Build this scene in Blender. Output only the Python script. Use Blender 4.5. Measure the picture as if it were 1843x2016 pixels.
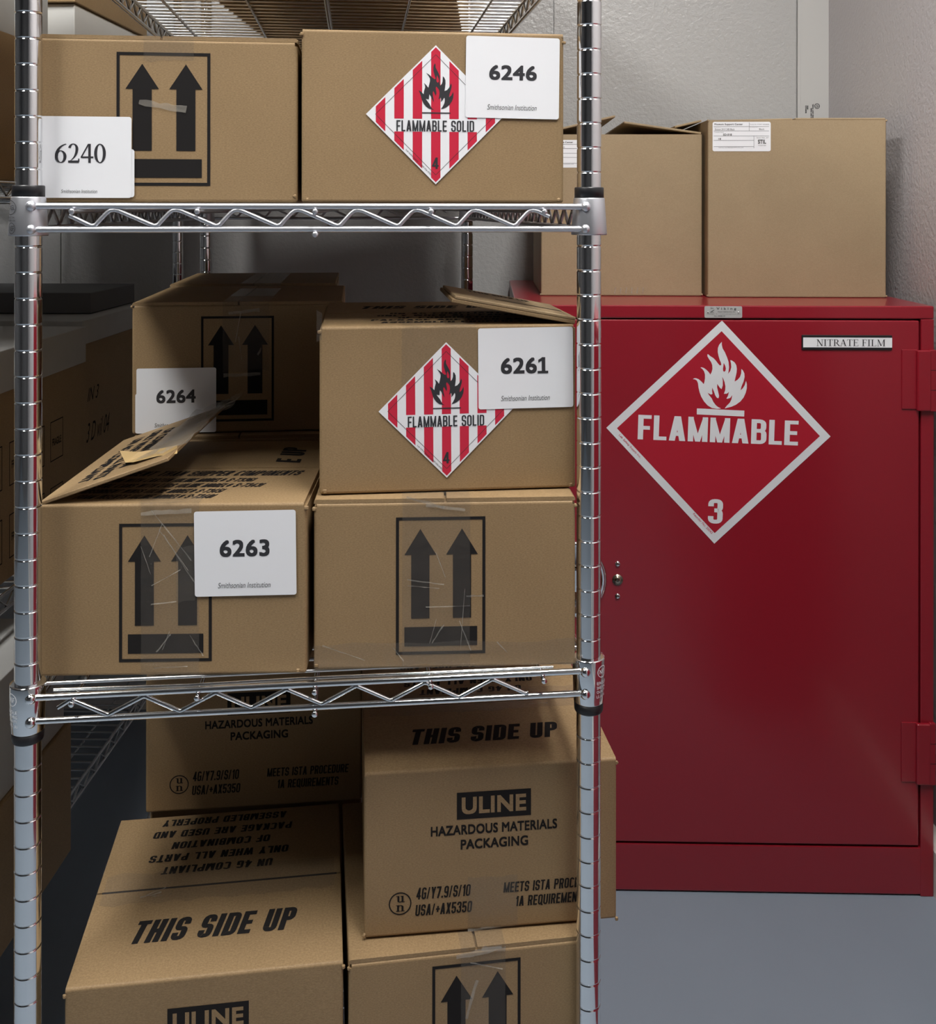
import bpy, bmesh, math, random
from mathutils import Vector, Matrix
random.seed(7)
S = 0.0254                      # everything below is measured in inches
SC = bpy.context.scene
for o in list(bpy.data.objects):
    bpy.data.objects.remove(o)
COL = SC.collection

# ------------------------------------------------------------------ camera
cd = bpy.data.cameras.new('camera'); CAM = bpy.data.objects.new('camera', cd); COL.objects.link(CAM)
cd.sensor_fit = 'HORIZONTAL'; cd.sensor_width = 36.0
cd.lens = 2014.35 / 1843 * 36.0
cd.shift_y = -(1008 - 410.46) / 1843
cd.clip_start = 0.02
RT = Vector((0.994162701, -0.107886291, 0.00103512)); FW = Vector((0.107886349, 0.994163234, 0)); UP = RT.cross(FW)
m = Matrix((RT, UP, -FW)).transposed().to_4x4(); m.translation = Vector((12.6346, -41.1813, 46.8162)) * S
CAM.matrix_world = m
SC.camera = CAM

# ------------------------------------------------------------------ world, exposure
w = bpy.data.worlds.new('world'); SC.world = w; w.use_nodes = True
w.node_tree.nodes['Background'].inputs[0].default_value = (0.5, 0.5, 0.52, 1)
w.node_tree.nodes['Background'].inputs[1].default_value = 0.0
SC.view_settings.view_transform = 'Standard'; SC.view_settings.look = 'None'
SC.view_settings.exposure = 0.0; SC.view_settings.gamma = 1.0
SC.view_settings.use_curve_mapping = False
LAMP = 42.0                     # radiance of the fluorescent diffusers
# fixtures: (u centre, v centre, width, length) in the room's own axes
FIXTURES = [(-19, -43, 11, 46), (-67, -52, 11, 46)]

# ------------------------------------------------------------------ materials
def new_mat(name):
    mt = bpy.data.materials.new(name); mt.use_nodes = True
    nt = mt.node_tree; return mt, nt, nt.nodes['Principled BSDF']
def simple(name, col, rough=0.5, metal=0.0, bump=0.0, bscale=200.0, spec=0.5, coat=0.0, var=0.0, vscale=40.0):
    mt, nt, b = new_mat(name)
    b.inputs['Base Color'].default_value = (*col, 1); b.inputs['Roughness'].default_value = rough
    b.inputs['Metallic'].default_value = metal; b.inputs['Specular IOR Level'].default_value = spec
    b.inputs['Coat Weight'].default_value = coat; b.inputs['Coat Roughness'].default_value = 0.12
    tc = nt.nodes.new('ShaderNodeTexCoord')
    if bump:
        n = nt.nodes.new('ShaderNodeTexNoise'); n.inputs['Scale'].default_value = bscale; n.inputs['Detail'].default_value = 3
        bp = nt.nodes.new('ShaderNodeBump'); bp.inputs['Strength'].default_value = bump; bp.inputs['Distance'].default_value = 0.002
        nt.links.new(tc.outputs['Object'], n.inputs['Vector']); nt.links.new(n.outputs['Fac'], bp.inputs['Height'])
        nt.links.new(bp.outputs['Normal'], b.inputs['Normal'])
    if var:
        n2 = nt.nodes.new('ShaderNodeTexNoise'); n2.inputs['Scale'].default_value = vscale; n2.inputs['Detail'].default_value = 4
        mx = nt.nodes.new('ShaderNodeMix'); mx.data_type = 'RGBA'
        mx.inputs[6].default_value = (*[c * (1 - var) for c in col], 1); mx.inputs[7].default_value = (*[min(1, c * (1 + var)) for c in col], 1)
        nt.links.new(tc.outputs['Object'], n2.inputs['Vector']); nt.links.new(n2.outputs['Fac'], mx.inputs[0])
        nt.links.new(mx.outputs[2], b.inputs['Base Color'])
    return mt
def kraft(name, c1, c2):
    mt, nt, b = new_mat(name)
    tc = nt.nodes.new('ShaderNodeTexCoord')
    mp = nt.nodes.new('ShaderNodeMapping'); mp.inputs['Scale'].default_value = (1, 1, 2.6)
    n = nt.nodes.new('ShaderNodeTexNoise'); n.inputs['Scale'].default_value = 430; n.inputs['Detail'].default_value = 5; n.inputs['Roughness'].default_value = 0.7
    n2 = nt.nodes.new('ShaderNodeTexNoise'); n2.inputs['Scale'].default_value = 14; n2.inputs['Detail'].default_value = 3
    r = nt.nodes.new('ShaderNodeValToRGB'); r.color_ramp.elements[0].position = 0.3; r.color_ramp.elements[1].position = 0.72
    r.color_ramp.elements[0].color = (*c1, 1); r.color_ramp.elements[1].color = (*c2, 1)
    mx = nt.nodes.new('ShaderNodeMix'); mx.data_type = 'RGBA'; mx.blend_type = 'MULTIPLY'; mx.inputs[0].default_value = 0.35
    r2 = nt.nodes.new('ShaderNodeValToRGB'); r2.color_ramp.elements[0].color = (.6, .58, .55, 1); r2.color_ramp.elements[1].color = (1.1, 1.1, 1.1, 1)
    nt.links.new(tc.outputs['Object'], mp.inputs['Vector']); nt.links.new(mp.outputs['Vector'], n.inputs['Vector'])
    nt.links.new(tc.outputs['Object'], n2.inputs['Vector'])
    nt.links.new(n.outputs['Fac'], r.inputs['Fac']); nt.links.new(n2.outputs['Fac'], r2.inputs['Fac'])
    nt.links.new(r.outputs['Color'], mx.inputs[6]); nt.links.new(r2.outputs['Color'], mx.inputs[7])
    nt.links.new(mx.outputs[2], b.inputs['Base Color'])
    b.inputs['Roughness'].default_value = 0.62; b.inputs['Specular IOR Level'].default_value = 0.35
    bp = nt.nodes.new('ShaderNodeBump'); bp.inputs['Strength'].default_value = 0.06; bp.inputs['Distance'].default_value = 0.001
    nt.links.new(n.outputs['Fac'], bp.inputs['Height']); nt.links.new(bp.outputs['Normal'], b.inputs['Normal'])
    return mt
def clear_film(name, fac, col, rough):
    mt, nt, b = new_mat(name)
    b.inputs['Base Color'].default_value = (*col, 1); b.inputs['Roughness'].default_value = rough; b.inputs['Specular IOR Level'].default_value = 0.9
    tc = nt.nodes.new('ShaderNodeTexCoord')
    n = nt.nodes.new('ShaderNodeTexNoise'); n.inputs['Scale'].default_value = 45; n.inputs['Detail'].default_value = 4; n.inputs['Distortion'].default_value = 1.2
    bp = nt.nodes.new('ShaderNodeBump'); bp.inputs['Strength'].default_value = 0.5; bp.inputs['Distance'].default_value = 0.004
    nt.links.new(tc.outputs['Object'], n.inputs['Vector']); nt.links.new(n.outputs['Fac'], bp.inputs['Height']); nt.links.new(bp.outputs['Normal'], b.inputs['Normal'])
    tr = nt.nodes.new('ShaderNodeBsdfTransparent'); mx = nt.nodes.new('ShaderNodeMixShader'); mx.inputs[0].default_value = fac
    nt.links.new(tr.outputs[0], mx.inputs[1]); nt.links.new(b.outputs[0], mx.inputs[2])
    nt.links.new(mx.outputs[0], nt.nodes['Material Output'].inputs['Surface'])
    return mt
def stucco(name, col, scale, strength, rough):
    mt, nt, b = new_mat(name)
    tc = nt.nodes.new('ShaderNodeTexCoord')
    v = nt.nodes.new('ShaderNodeTexNoise'); v.inputs['Scale'].default_value = scale; v.inputs['Detail'].default_value = 2.5; v.inputs['Roughness'].default_value = 0.55
    bp = nt.nodes.new('ShaderNodeBump'); bp.inputs['Strength'].default_value = strength; bp.inputs['Distance'].default_value = 0.004
    nt.links.new(tc.outputs['Object'], v.inputs['Vector']); nt.links.new(v.outputs['Fac'], bp.inputs['Height']); nt.links.new(bp.outputs['Normal'], b.inputs['Normal'])
    b.inputs['Base Color'].default_value = (*col, 1); b.inputs['Roughness'].default_value = rough
    return mt
M = {}
M['kraft'] = kraft('kraft_board', (0.242, 0.157, 0.076), (0.380, 0.259, 0.136))
M['kraft_in'] = kraft('kraft_board_inside', (0.27, 0.19, 0.10), (0.42, 0.30, 0.17))
M['kraft_grey'] = kraft('kraft_board_greyish', (0.315, 0.232, 0.136), (0.415, 0.315, 0.195))
M['ink'] = simple('black_print', (0.016, 0.0145, 0.0145), 0.85, spec=0.15)
M['paper'] = simple('white_paper', (0.83, 0.84, 0.87), 0.55, var=0.015, vscale=9)
M['paper_ink'] = simple('label_print', (0.03, 0.03, 0.035), 0.5)
M['grey_ink'] = simple('fine_label_print', (0.12, 0.12, 0.12), 0.5)
M['label_red'] = simple('label_red', (0.58, 0.022, 0.055), 0.4)
M['placard_red'] = simple('placard_red', (0.40, 0.012, 0.028), 0.38)
M['placard_white'] = simple('placard_white', (0.74, 0.76, 0.79), 0.4)
M['tape'] = clear_film('clear_packing_tape', 0.15, (0.24, 0.215, 0.185), 0.16)
M['torn'] = clear_film('loose_torn_tape', 0.34, (0.50, 0.47, 0.41), 0.2)
M['chrome'] = simple('chrome_plate', (0.83, 0.84, 0.85), 0.09, 1.0)
M['wire_chrome'] = simple('chrome_wire', (0.80, 0.81, 0.82), 0.28, 1.0)
M['silver'] = simple('silver_coated_steel', (0.62, 0.63, 0.67), 0.34, 0.85)
M['black_plastic'] = simple('black_plastic', (0.012, 0.012, 0.014), 0.4)
M['steel'] = simple('brushed_aluminium', (0.55, 0.56, 0.55), 0.45, 0.35)
M['brass'] = simple('nickel_lock', (0.45, 0.40, 0.32), 0.25, 1.0)
M['red'] = simple('red_enamel', (0.27, 0.009, 0.020), 0.30, bump=0.05, bscale=260, coat=0.35, var=0.03, vscale=6)
M['dark'] = simple('dark_gap', (0.01, 0.006, 0.006), 0.8)
M['floor'] = simple('blue_grey_floor_paint', (0.225, 0.27, 0.325), 0.42, bump=0.06, bscale=300, var=0.05, vscale=5)
M['wall'] = stucco('embossed_white_panel', (0.44, 0.435, 0.43), 130, 0.4, 0.3)
M['wall_far'] = simple('painted_far_wall', (0.09, 0.09, 0.095), 0.7)
M['wall_side'] = stucco('stippled_grey_wall', (0.46, 0.435, 0.445), 120, 0.42, 0.55)
M['trim'] = simple('smooth_white_trim', (0.52, 0.515, 0.505), 0.45)
M['base'] = simple('white_cove_base', (0.75, 0.73, 0.69), 0.5)
M['ceiling'] = simple('ceiling_paint', (0.25, 0.25, 0.25), 0.8)
M['grey_board'] = simple('grey_archival_board', (0.42, 0.42, 0.41), 0.7, var=0.05)
M['white_board'] = simple('white_archival_board', (0.66, 0.66, 0.64), 0.65, var=0.03)
M['dark_board'] = simple('dark_grey_board', (0.11, 0.11, 0.115), 0.7)
M['torn_paper'] = simple('torn_yellowed_paper', (0.55, 0.38, 0.17), 0.6)
mt, nt, b = new_mat('lamp_diffuser'); M['lamp'] = mt
b.inputs['Emission Color'].default_value = (1.0, 0.985, 0.95, 1); b.inputs['Emission Strength'].default_value = LAMP
b.inputs['Base Color'].default_value = (0.8, 0.8, 0.8, 1)

# ------------------------------------------------------------------ mesh builder
class MB:
    def __init__(self): self.v = []; self.f = []; self.fm = []; self.mats = []; self.sm = []
    def mi(self, mat):
        if mat not in self.mats: self.mats.append(mat)
        return self.mats.index(mat)
    def add(self, vs, fs, mat, smooth=False):
        k = len(self.v); self.v += [tuple(p) for p in vs]; i = self.mi(mat)
        for f in fs:
            self.f.append([k + a for a in f]); self.fm.append(i); self.sm.append(smooth)
    def box(self, x0, x1, y0, y1, z0, z1, mat, M4=None):
        vs = [Vector((x, y, z)) for z in (z0, z1) for y in (y0, y1) for x in (x0, x1)]
        if M4: vs = [M4 @ p for p in vs]
        self.add(vs, [(0, 2, 3, 1), (4, 5, 7, 6), (0, 1, 5, 4), (2, 6, 7, 3), (0, 4, 6, 2), (1, 3, 7, 5)], mat)
    def rbox(self, x0, x1, y0, y1, z0, z1, mat, r=0.1, seg=2, edges='all', M4=None):
        bm = bmesh.new(); bmesh.ops.create_cube(bm, size=1)
        for q in bm.verts:
            q.co = Vector((x0 + (q.co.x + .5) * (x1 - x0), y0 + (q.co.y + .5) * (y1 - y0), z0 + (q.co.z + .5) * (z1 - z0)))
        es = []
        for e in bm.edges:
            a, c = e.verts; d = (a.co - c.co)
            ax = max(range(3), key=lambda i: abs(d[i])); mid = (a.co + c.co) / 2
            if edges == 'all': es.append(e)
            elif edges == 'z' and ax == 2: es.append(e)
            elif edges == 'zb' and (ax == 2 or abs(mid.z - z0) < 1e-6): es.append(e)
            elif edges == 'ft' and abs(mid.z - z1) < 1e-6 and abs(mid.y - y0) < 1e-6: es.append(e)
            elif edges == 'bt' and abs(mid.z - z1) < 1e-6 and abs(mid.y - y1) < 1e-6: es.append(e)
            elif edges == 'lt' and abs(mid.z - z1) < 1e-6 and abs(mid.x - x0) < 1e-6: es.append(e)
            elif edges == 'rt' and abs(mid.z - z1) < 1e-6 and abs(mid.x - x1) < 1e-6: es.append(e)
        if es: bmesh.ops.bevel(bm, geom=es, offset=r, segments=seg, affect='EDGES', profile=0.5)
        bm.verts.index_update()
        vs = [M4 @ q.co if M4 else q.co.copy() for q in bm.verts]
        self.add(vs, [[q.index for q in f.verts] for f in bm.faces], mat); bm.free()
    def poly(self, pts, mat): self.add(pts, [list(range(len(pts)))], mat)
    def prism(self, pts, d, mat):           # polygon pts (3D) extruded by vector d
        n = len(pts); d = Vector(d); vs = [Vector(p) for p in pts] + [Vector(p) + d for p in pts]
        self.add(vs, [list(range(n))[::-1], [n + i for i in range(n)]] + [(i, (i + 1) % n, n + (i + 1) % n, n + i) for i in range(n)], mat)
    def tube(self, path, r, mat, n=10, cap=True):
        path = [Vector(p) for p in path]; rings = []
        t0 = (path[1] - path[0]).normalized(); up = Vector((0, 0, 1)) if abs(t0.z) < 0.9 else Vector((1, 0, 0))
        for i, p in enumerate(path):
            if i == 0: t = path[1] - p
            elif i == len(path) - 1: t = p - path[i - 1]
            else: t = (path[i + 1] - p).normalized() + (p - path[i - 1]).normalized()
            t.normalize(); a = up.cross(t)
            if a.length < 1e-4: a = Vector((1, 0, 0)).cross(t)
            a.normalize(); c = t.cross(a); rr = r[i] if isinstance(r, (list, tuple)) else r
            rings.append([p + (a * math.cos(2 * math.pi * k / n) + c * math.sin(2 * math.pi * k / n)) * rr for k in range(n)])
        vs = [q for g in rings for q in g]; fs = []
        for i in range(len(rings) - 1):
            for k in range(n):
                fs.append((i * n + k, i * n + (k + 1) % n, (i + 1) * n + (k + 1) % n, (i + 1) * n + k))
        self.add(vs, fs, mat, True)
        if cap:
            self.add(rings[0], [list(range(n))[::-1]], mat); self.add(rings[-1], [list(range(n))], mat)
    def lathe(self, prof, mat, c=(0, 0, 0), n=28, axis='z', smooth=True):     # prof: (r, h)
        vs = []; fs = []
        for r, h in prof:
            for k in range(n):
                a = 2 * math.pi * k / n; p = (r * math.cos(a), r * math.sin(a), h)
                if axis == 'y': p = (p[0], p[2], p[1])
                vs.append((c[0] + p[0], c[1] + p[1], c[2] + p[2]))
        for i in range(len(prof) - 1):
            for k in range(n):
                fs.append((i * n + k, i * n + (k + 1) % n, (i + 1) * n + (k + 1) % n, (i + 1) * n + k))
        fs.append(list(range(n))[::-1]); fs.append([(len(prof) - 1) * n + k for k in range(n)])
        self.add(vs, fs, mat, smooth)
    def ball(self, c, r, mat, n=12):
        prof = [(max(1e-4, r * math.sin(math.pi * i / 8)), -r * math.cos(math.pi * i / 8)) for i in range(9)]
        self.lathe(prof, mat, c, n)
    def build(self, name, parent=None, loc=(0, 0, 0), rz=0.0, fix=True):
        me = bpy.data.meshes.new(name); me.from_pydata([(a * S, b_ * S, c * S) for a, b_, c in self.v], [], self.f)
        for mt in self.mats: me.materials.append(M[mt])
        me.polygons.foreach_set('material_index', self.fm); me.polygons.foreach_set('use_smooth', self.sm)
        if fix:
            bm = bmesh.new(); bm.from_mesh(me)
            big = [f for f in bm.faces if len(f.verts) > 4]
            if big: bmesh.ops.triangulate(bm, faces=big)
            bm.to_mesh(me); bm.free()
        me.update()
        o = bpy.data.objects.new(name, me); COL.objects.link(o)
        o.location = Vector(loc) * S; o.rotation_euler = (0, 0, rz)
        if parent: o.parent = parent
        return o
def thing(name, label, cat, loc, rz=0.0, group=None):
    o = bpy.data.objects.new(name, None); COL.objects.link(o); o.empty_display_size = 0.1
    o.location = Vector(loc) * S; o.rotation_euler = (0, 0, rz); o['label'] = label; o['category'] = cat
    if group: o['group'] = group
    return o
def struct(o, label=None):
    o['kind'] = 'structure'
    if label: o['label'] = label
    return o

# ------------------------------------------------------------------ lettering
_cache = {}
def glyphs(s, bold, shear, sp=1.0):
    key = (s, bold, shear, sp)
    if key in _cache: return _cache[key]
    cu = bpy.data.curves.new('lettering', 'FONT'); cu.body = s; cu.size = 1.0; cu.resolution_u = 4
    cu.offset = bold; cu.space_character = sp; cu.shear = shear; cu.dimensions = '2D'; cu.fill_mode = 'FRONT'
    ob = bpy.data.objects.new('lettering', cu)
    me = ob.to_mesh(); vs = [q.co.to_2d() for q in me.vertices]; fs = [list(p.vertices) for p in me.polygons]
    ob.to_mesh_clear(); bpy.data.objects.remove(ob); bpy.data.curves.remove(cu)
    x0 = min(q.x for q in vs); x1 = max(q.x for q in vs); y0 = min(q.y for q in vs); y1 = max(q.y for q in vs)
    vs = [((q.x - x0) / (x1 - x0), (q.y - y0) / (y1 - y0)) for q in vs]
    _cache[key] = (vs, fs, x1 - x0, y1 - y0); return _cache[key]
class Plane:                               # a drawing surface: origin, x and y axes (inches)
    def __init__(self, o, ux, uy): self.o = Vector(o); self.ux = Vector(ux).normalized(); self.uy = Vector(uy).normalized(); self.n = self.ux.cross(self.uy)
    def p(self, x, y, h=0.0): return self.o + self.ux * x + self.uy * y + self.n * h
def text(mb, pl, s, x0, x1, y0, y1, mat='ink', bold=0.02, shear=0.0, h=0.012, rot=0.0, flip=False, sp=None):
    if bold > .004:
        _, _, bw, bh = glyphs(s, 0.0, shear, sp if sp else 1.0 + bold * 1.6)
        ex, ey = bold / bw * (x1 - x0), bold / bh * (y1 - y0)
        for k, (ax, ay) in enumerate(((-1, -1), (1, -1), (1, 1), (-1, 1), (0, 0))):
            text(mb, pl, s, x0 + ex + ax * ex * .9, x1 - ex + ax * ex * .9, y0 + ey + ay * ey * .9, y1 - ey + ay * ey * .9, mat, 0.0, shear, h + k * .0007, rot, flip, sp if sp else 1.0 + bold * 1.6)
        return
    vs, fs, _, _ = glyphs(s, 0.0, shear, sp or 1.0); out = []
    cx, cy = (x0 + x1) / 2, (y0 + y1) / 2; c, s_ = math.cos(rot), math.sin(rot)
    for a, b_ in vs:
        dx, dy = (a - .5) * (x1 - x0), (b_ - .5) * (y1 - y0)
        if flip: dx, dy = -dx, -dy
        out.append(pl.p(cx + dx * c - dy * s_, cy + dx * s_ + dy * c, h))
    mb.add(out, fs, mat)
def rect(mb, pl, x0, x1, y0, y1, mat='ink', h=0.012): mb.poly([pl.p(x0, y0, h), pl.p(x1, y0, h), pl.p(x1, y1, h), pl.p(x0, y1, h)], mat)
def pgon(mb, pl, pts, mat='ink', h=0.012): mb.poly([pl.p(x, y, h) for x, y in pts], mat)
def ring(mb, pl, cx, cy, ro, ri, mat='ink', h=0.012, n=32):
    vs = [pl.p(cx + r * math.cos(2 * math.pi * k / n), cy + r * math.sin(2 * math.pi * k / n), h) for r in (ri, ro) for k in range(n)]
    mb.add(vs, [(k, n + k, n + (k + 1) % n, (k + 1) % n) for k in range(n)], mat)
def stroke(mb, pl, a, c, t, mat='ink', h=0.012):
    d = Vector((c[0] - a[0], c[1] - a[1])); q = Vector((-d.y, d.x)).normalized() * t / 2
    pgon(mb, pl, [(a[0] - q.x, a[1] - q.y), (c[0] - q.x, c[1] - q.y), (c[0] + q.x, c[1] + q.y), (a[0] + q.x, a[1] + q.y)], mat, h)
def rrect_pts(x0, x1, y0, y1, r, n=4):
    out = []
    for cx, cy, a0 in ((x1 - r, y0 + r, -90), (x1 - r, y1 - r, 0), (x0 + r, y1 - r, 90), (x0 + r, y0 + r, 180)):
        for k in range(n + 1):
            a = math.radians(a0 + 90 * k / n); out.append((cx + r * math.cos(a), cy + r * math.sin(a)))
    return out
def arc_band(mb, T, cx, cy, rx, ry, ix, iy, a0, a1, n=20, ox=0.0):
    for k in range(n):
        qs = []
        for kk, (ax, ay, sx) in ((k, (rx, ry, 0)), (k + 1, (rx, ry, 0)), (k + 1, (ix, iy, ox)), (k, (ix, iy, ox))) if False else ():
            pass
        t0 = math.radians(a0 + (a1 - a0) * k / n); t1 = math.radians(a0 + (a1 - a0) * (k + 1) / n)
        T([(cx + rx * math.cos(t0), cy + ry * math.sin(t0)), (cx + rx * math.cos(t1), cy + ry * math.sin(t1)),
           (cx + ox + ix * math.cos(t1), cy + iy * math.sin(t1)), (cx + ox + ix * math.cos(t0), cy + iy * math.sin(t0))])
def serif(mb, pl, s, x0, x1, y0, y1, mat='paper_ink', h=0.012):      # roman capitals and figures drawn stroke by stroke
    adv = {'N': .78, 'I': .40, 'T': .68, 'R': .74, 'A': .76, 'E': .68, 'F': .62, 'L': .66, 'M': .95, ' ': .3, '6': .56, '2': .56, '4': .58, '0': .56, 'u': .66, 'n': .66}
    tot = sum(adv[c] for c in s); sx = (x1 - x0) / tot; sy = (y1 - y0); cur = 0.0
    for ch in s:
        base = cur
        cnt = [0]
        def T(pts):
            cnt[0] += 1; pgon(mb, pl, [(x0 + (base + a) * sx, y0 + b_ * sy) for a, b_ in pts], mat, h + (cnt[0] % 11) * .0006)
        def R(a, b_, c, d): T([(a, c), (b_, c), (b_, d), (a, d)])
        def Ln(p, q, t): T([(p[0] - t / 2, p[1]), (p[0] + t / 2, p[1]), (q[0] + t / 2, q[1]), (q[0] - t / 2, q[1])])
        def sf(x, y, wd=.26): R(x - wd / 2, x + wd / 2, y, y + .045)
        if ch == 'N':
            Ln((.13, 0), (.13, 1), .05); Ln((.62, 0), (.13, 1), .13); Ln((.63, 0), (.63, 1), .05); sf(.13, 0); sf(.63, .955); sf(.1, .955, .2)
        elif ch == 'I': R(.12, .24, 0, 1); sf(.18, 0, .34); sf(.18, .955, .34)
        elif ch == 'T': R(.27, .39, 0, 1); R(.03, .63, .95, 1); R(.03, .07, .78, 1); R(.59, .63, .78, 1); sf(.33, 0, .34)
        elif ch == 'E':
            R(.1, .22, 0, 1); R(.02, .58, .95, 1); R(.02, .6, 0, .05); R(.2, .46, .49, .54); R(.54, .58, .8, 1); R(.56, .6, 0, .22); R(.43, .46, .4, .63)
        elif ch == 'F': R(.1, .22, 0, 1); R(.02, .56, .95, 1); R(.2, .44, .49, .54); R(.52, .56, .78, 1); R(.41, .44, .4, .63); sf(.16, 0, .34)
        elif ch == 'L': R(.1, .22, 0, 1); R(.02, .58, 0, .05); R(.54, .58, 0, .24); sf(.16, .955, .34)
        elif ch == 'R':
            R(.1, .22, 0, 1); sf(.16, 0, .32); R(.02, .3, .95, 1); R(.2, .32, .47, .52)
            arc_band(mb, T, .3, .735, .28, .265, .16, .215, -90, 90); Ln((.68, 0), (.36, .49), .13); sf(.68, 0, .16)
        elif ch == 'A': Ln((.1, 0), (.35, 1), .05); Ln((.62, 0), (.36, 1), .13); R(.2, .52, .33, .38); sf(.1, 0); sf(.62, 0, .3)
        elif ch == 'M': Ln((.13, 0), (.13, 1), .05); Ln((.46, .05), (.15, 1), .12); Ln((.46, .05), (.76, 1), .05); R(.72, .84, 0, 1); sf(.13, 0); sf(.78, 0, .3); sf(.1, .955, .18); sf(.82, .955, .2)
        elif ch == '0': arc_band(mb, T, .27, .5, .255, .51, .125, .46, 0, 360, 32)
        elif ch == '6':
            arc_band(mb, T, .27, .32, .25, .33, .12, .28, 0, 360, 30)
            arc_band(mb, T, .60, .36, .58, .65, .44, .61, 180, 100, 16)
        elif ch == '2':
            arc_band(mb, T, .25, .74, .22, .27, .10, .225, 170, 0, 16); arc_band(mb, T, -.06, .74, .53, .66, .41, .68, 0, -72, 12); R(.03, .5, 0, .12); R(.46, .52, .05, .22)
        elif ch == '4': R(.34, .45, 0, 1); R(.02, .56, .25, .34); Ln((.04, .3), (.36, 1), .07)
        elif ch == 'u': R(.12, .26, .12, 1); R(.42, .56, 0, 1); arc_band(mb, T, .31, .26, .19, .28, .06, .16, 180, 330, 10); R(.03, .2, .9, 1); R(.34, .5, .9, 1); R(.5, .64, 0, .1)
        elif ch == 'n': R(.1, .24, 0, 1); R(.42, .56, 0, .75); arc_band(mb, T, .33, .72, .23, .28, .09, .16, 0, 150, 10); R(.02, .2, .9, 1); R(.02, .32, 0, .1); R(.34, .64, 0, .1)
        cur += adv[ch]
CW = {'M': .62, 'I': .0, 'F': .42, 'L': .41, 'E': .43, '/': .34, '.': .0, '1': .30, 'T': .46, ' ': .26, 'W': .68, '+': .4, 'A': .52, 'X': .5, 'Y': .5, 'J': .42, '(': .2, ')': .2, '-': .25, '#': .5}
def rr_quads(x0, x1, y0, y1, t, th, ro, skip=(), sq=''):
    n = 4; o = []; i_ = []
    for nm, cx, cy, a0 in (('br', x1, y0, -90), ('tr', x1, y1, 0), ('tl', x0, y1, 90), ('bl', x0, y0, 180)):
        r = 0.0 if nm[1] == sq else ro
        sx = -1 if nm[1] == 'r' else 1; sy = 1 if nm[0] == 'b' else -1
        rx, ry = max(r - t, 0), max(r - th, 0)
        for k in range(n + 1):
            a = math.radians(a0 + 90 * k / n); c, s_ = math.cos(a), math.sin(a)
            o.append((cx + sx * r + r * c, cy + sy * r + r * s_)); i_.append((cx + sx * max(t, r) + rx * c, cy + sy * max(th, r) + ry * s_))
    names = []
    for nm, nx in (('br', 'right'), ('tr', 'top'), ('tl', 'left'), ('bl', 'bottom')): names += [nm] * n + [nx]
    N = len(o); out = []
    for k in range(N):
        if names[k] in skip: continue
        j = (k + 1) % N; out.append([o[k], o[j], i_[j], i_[k]])
    return out
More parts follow.
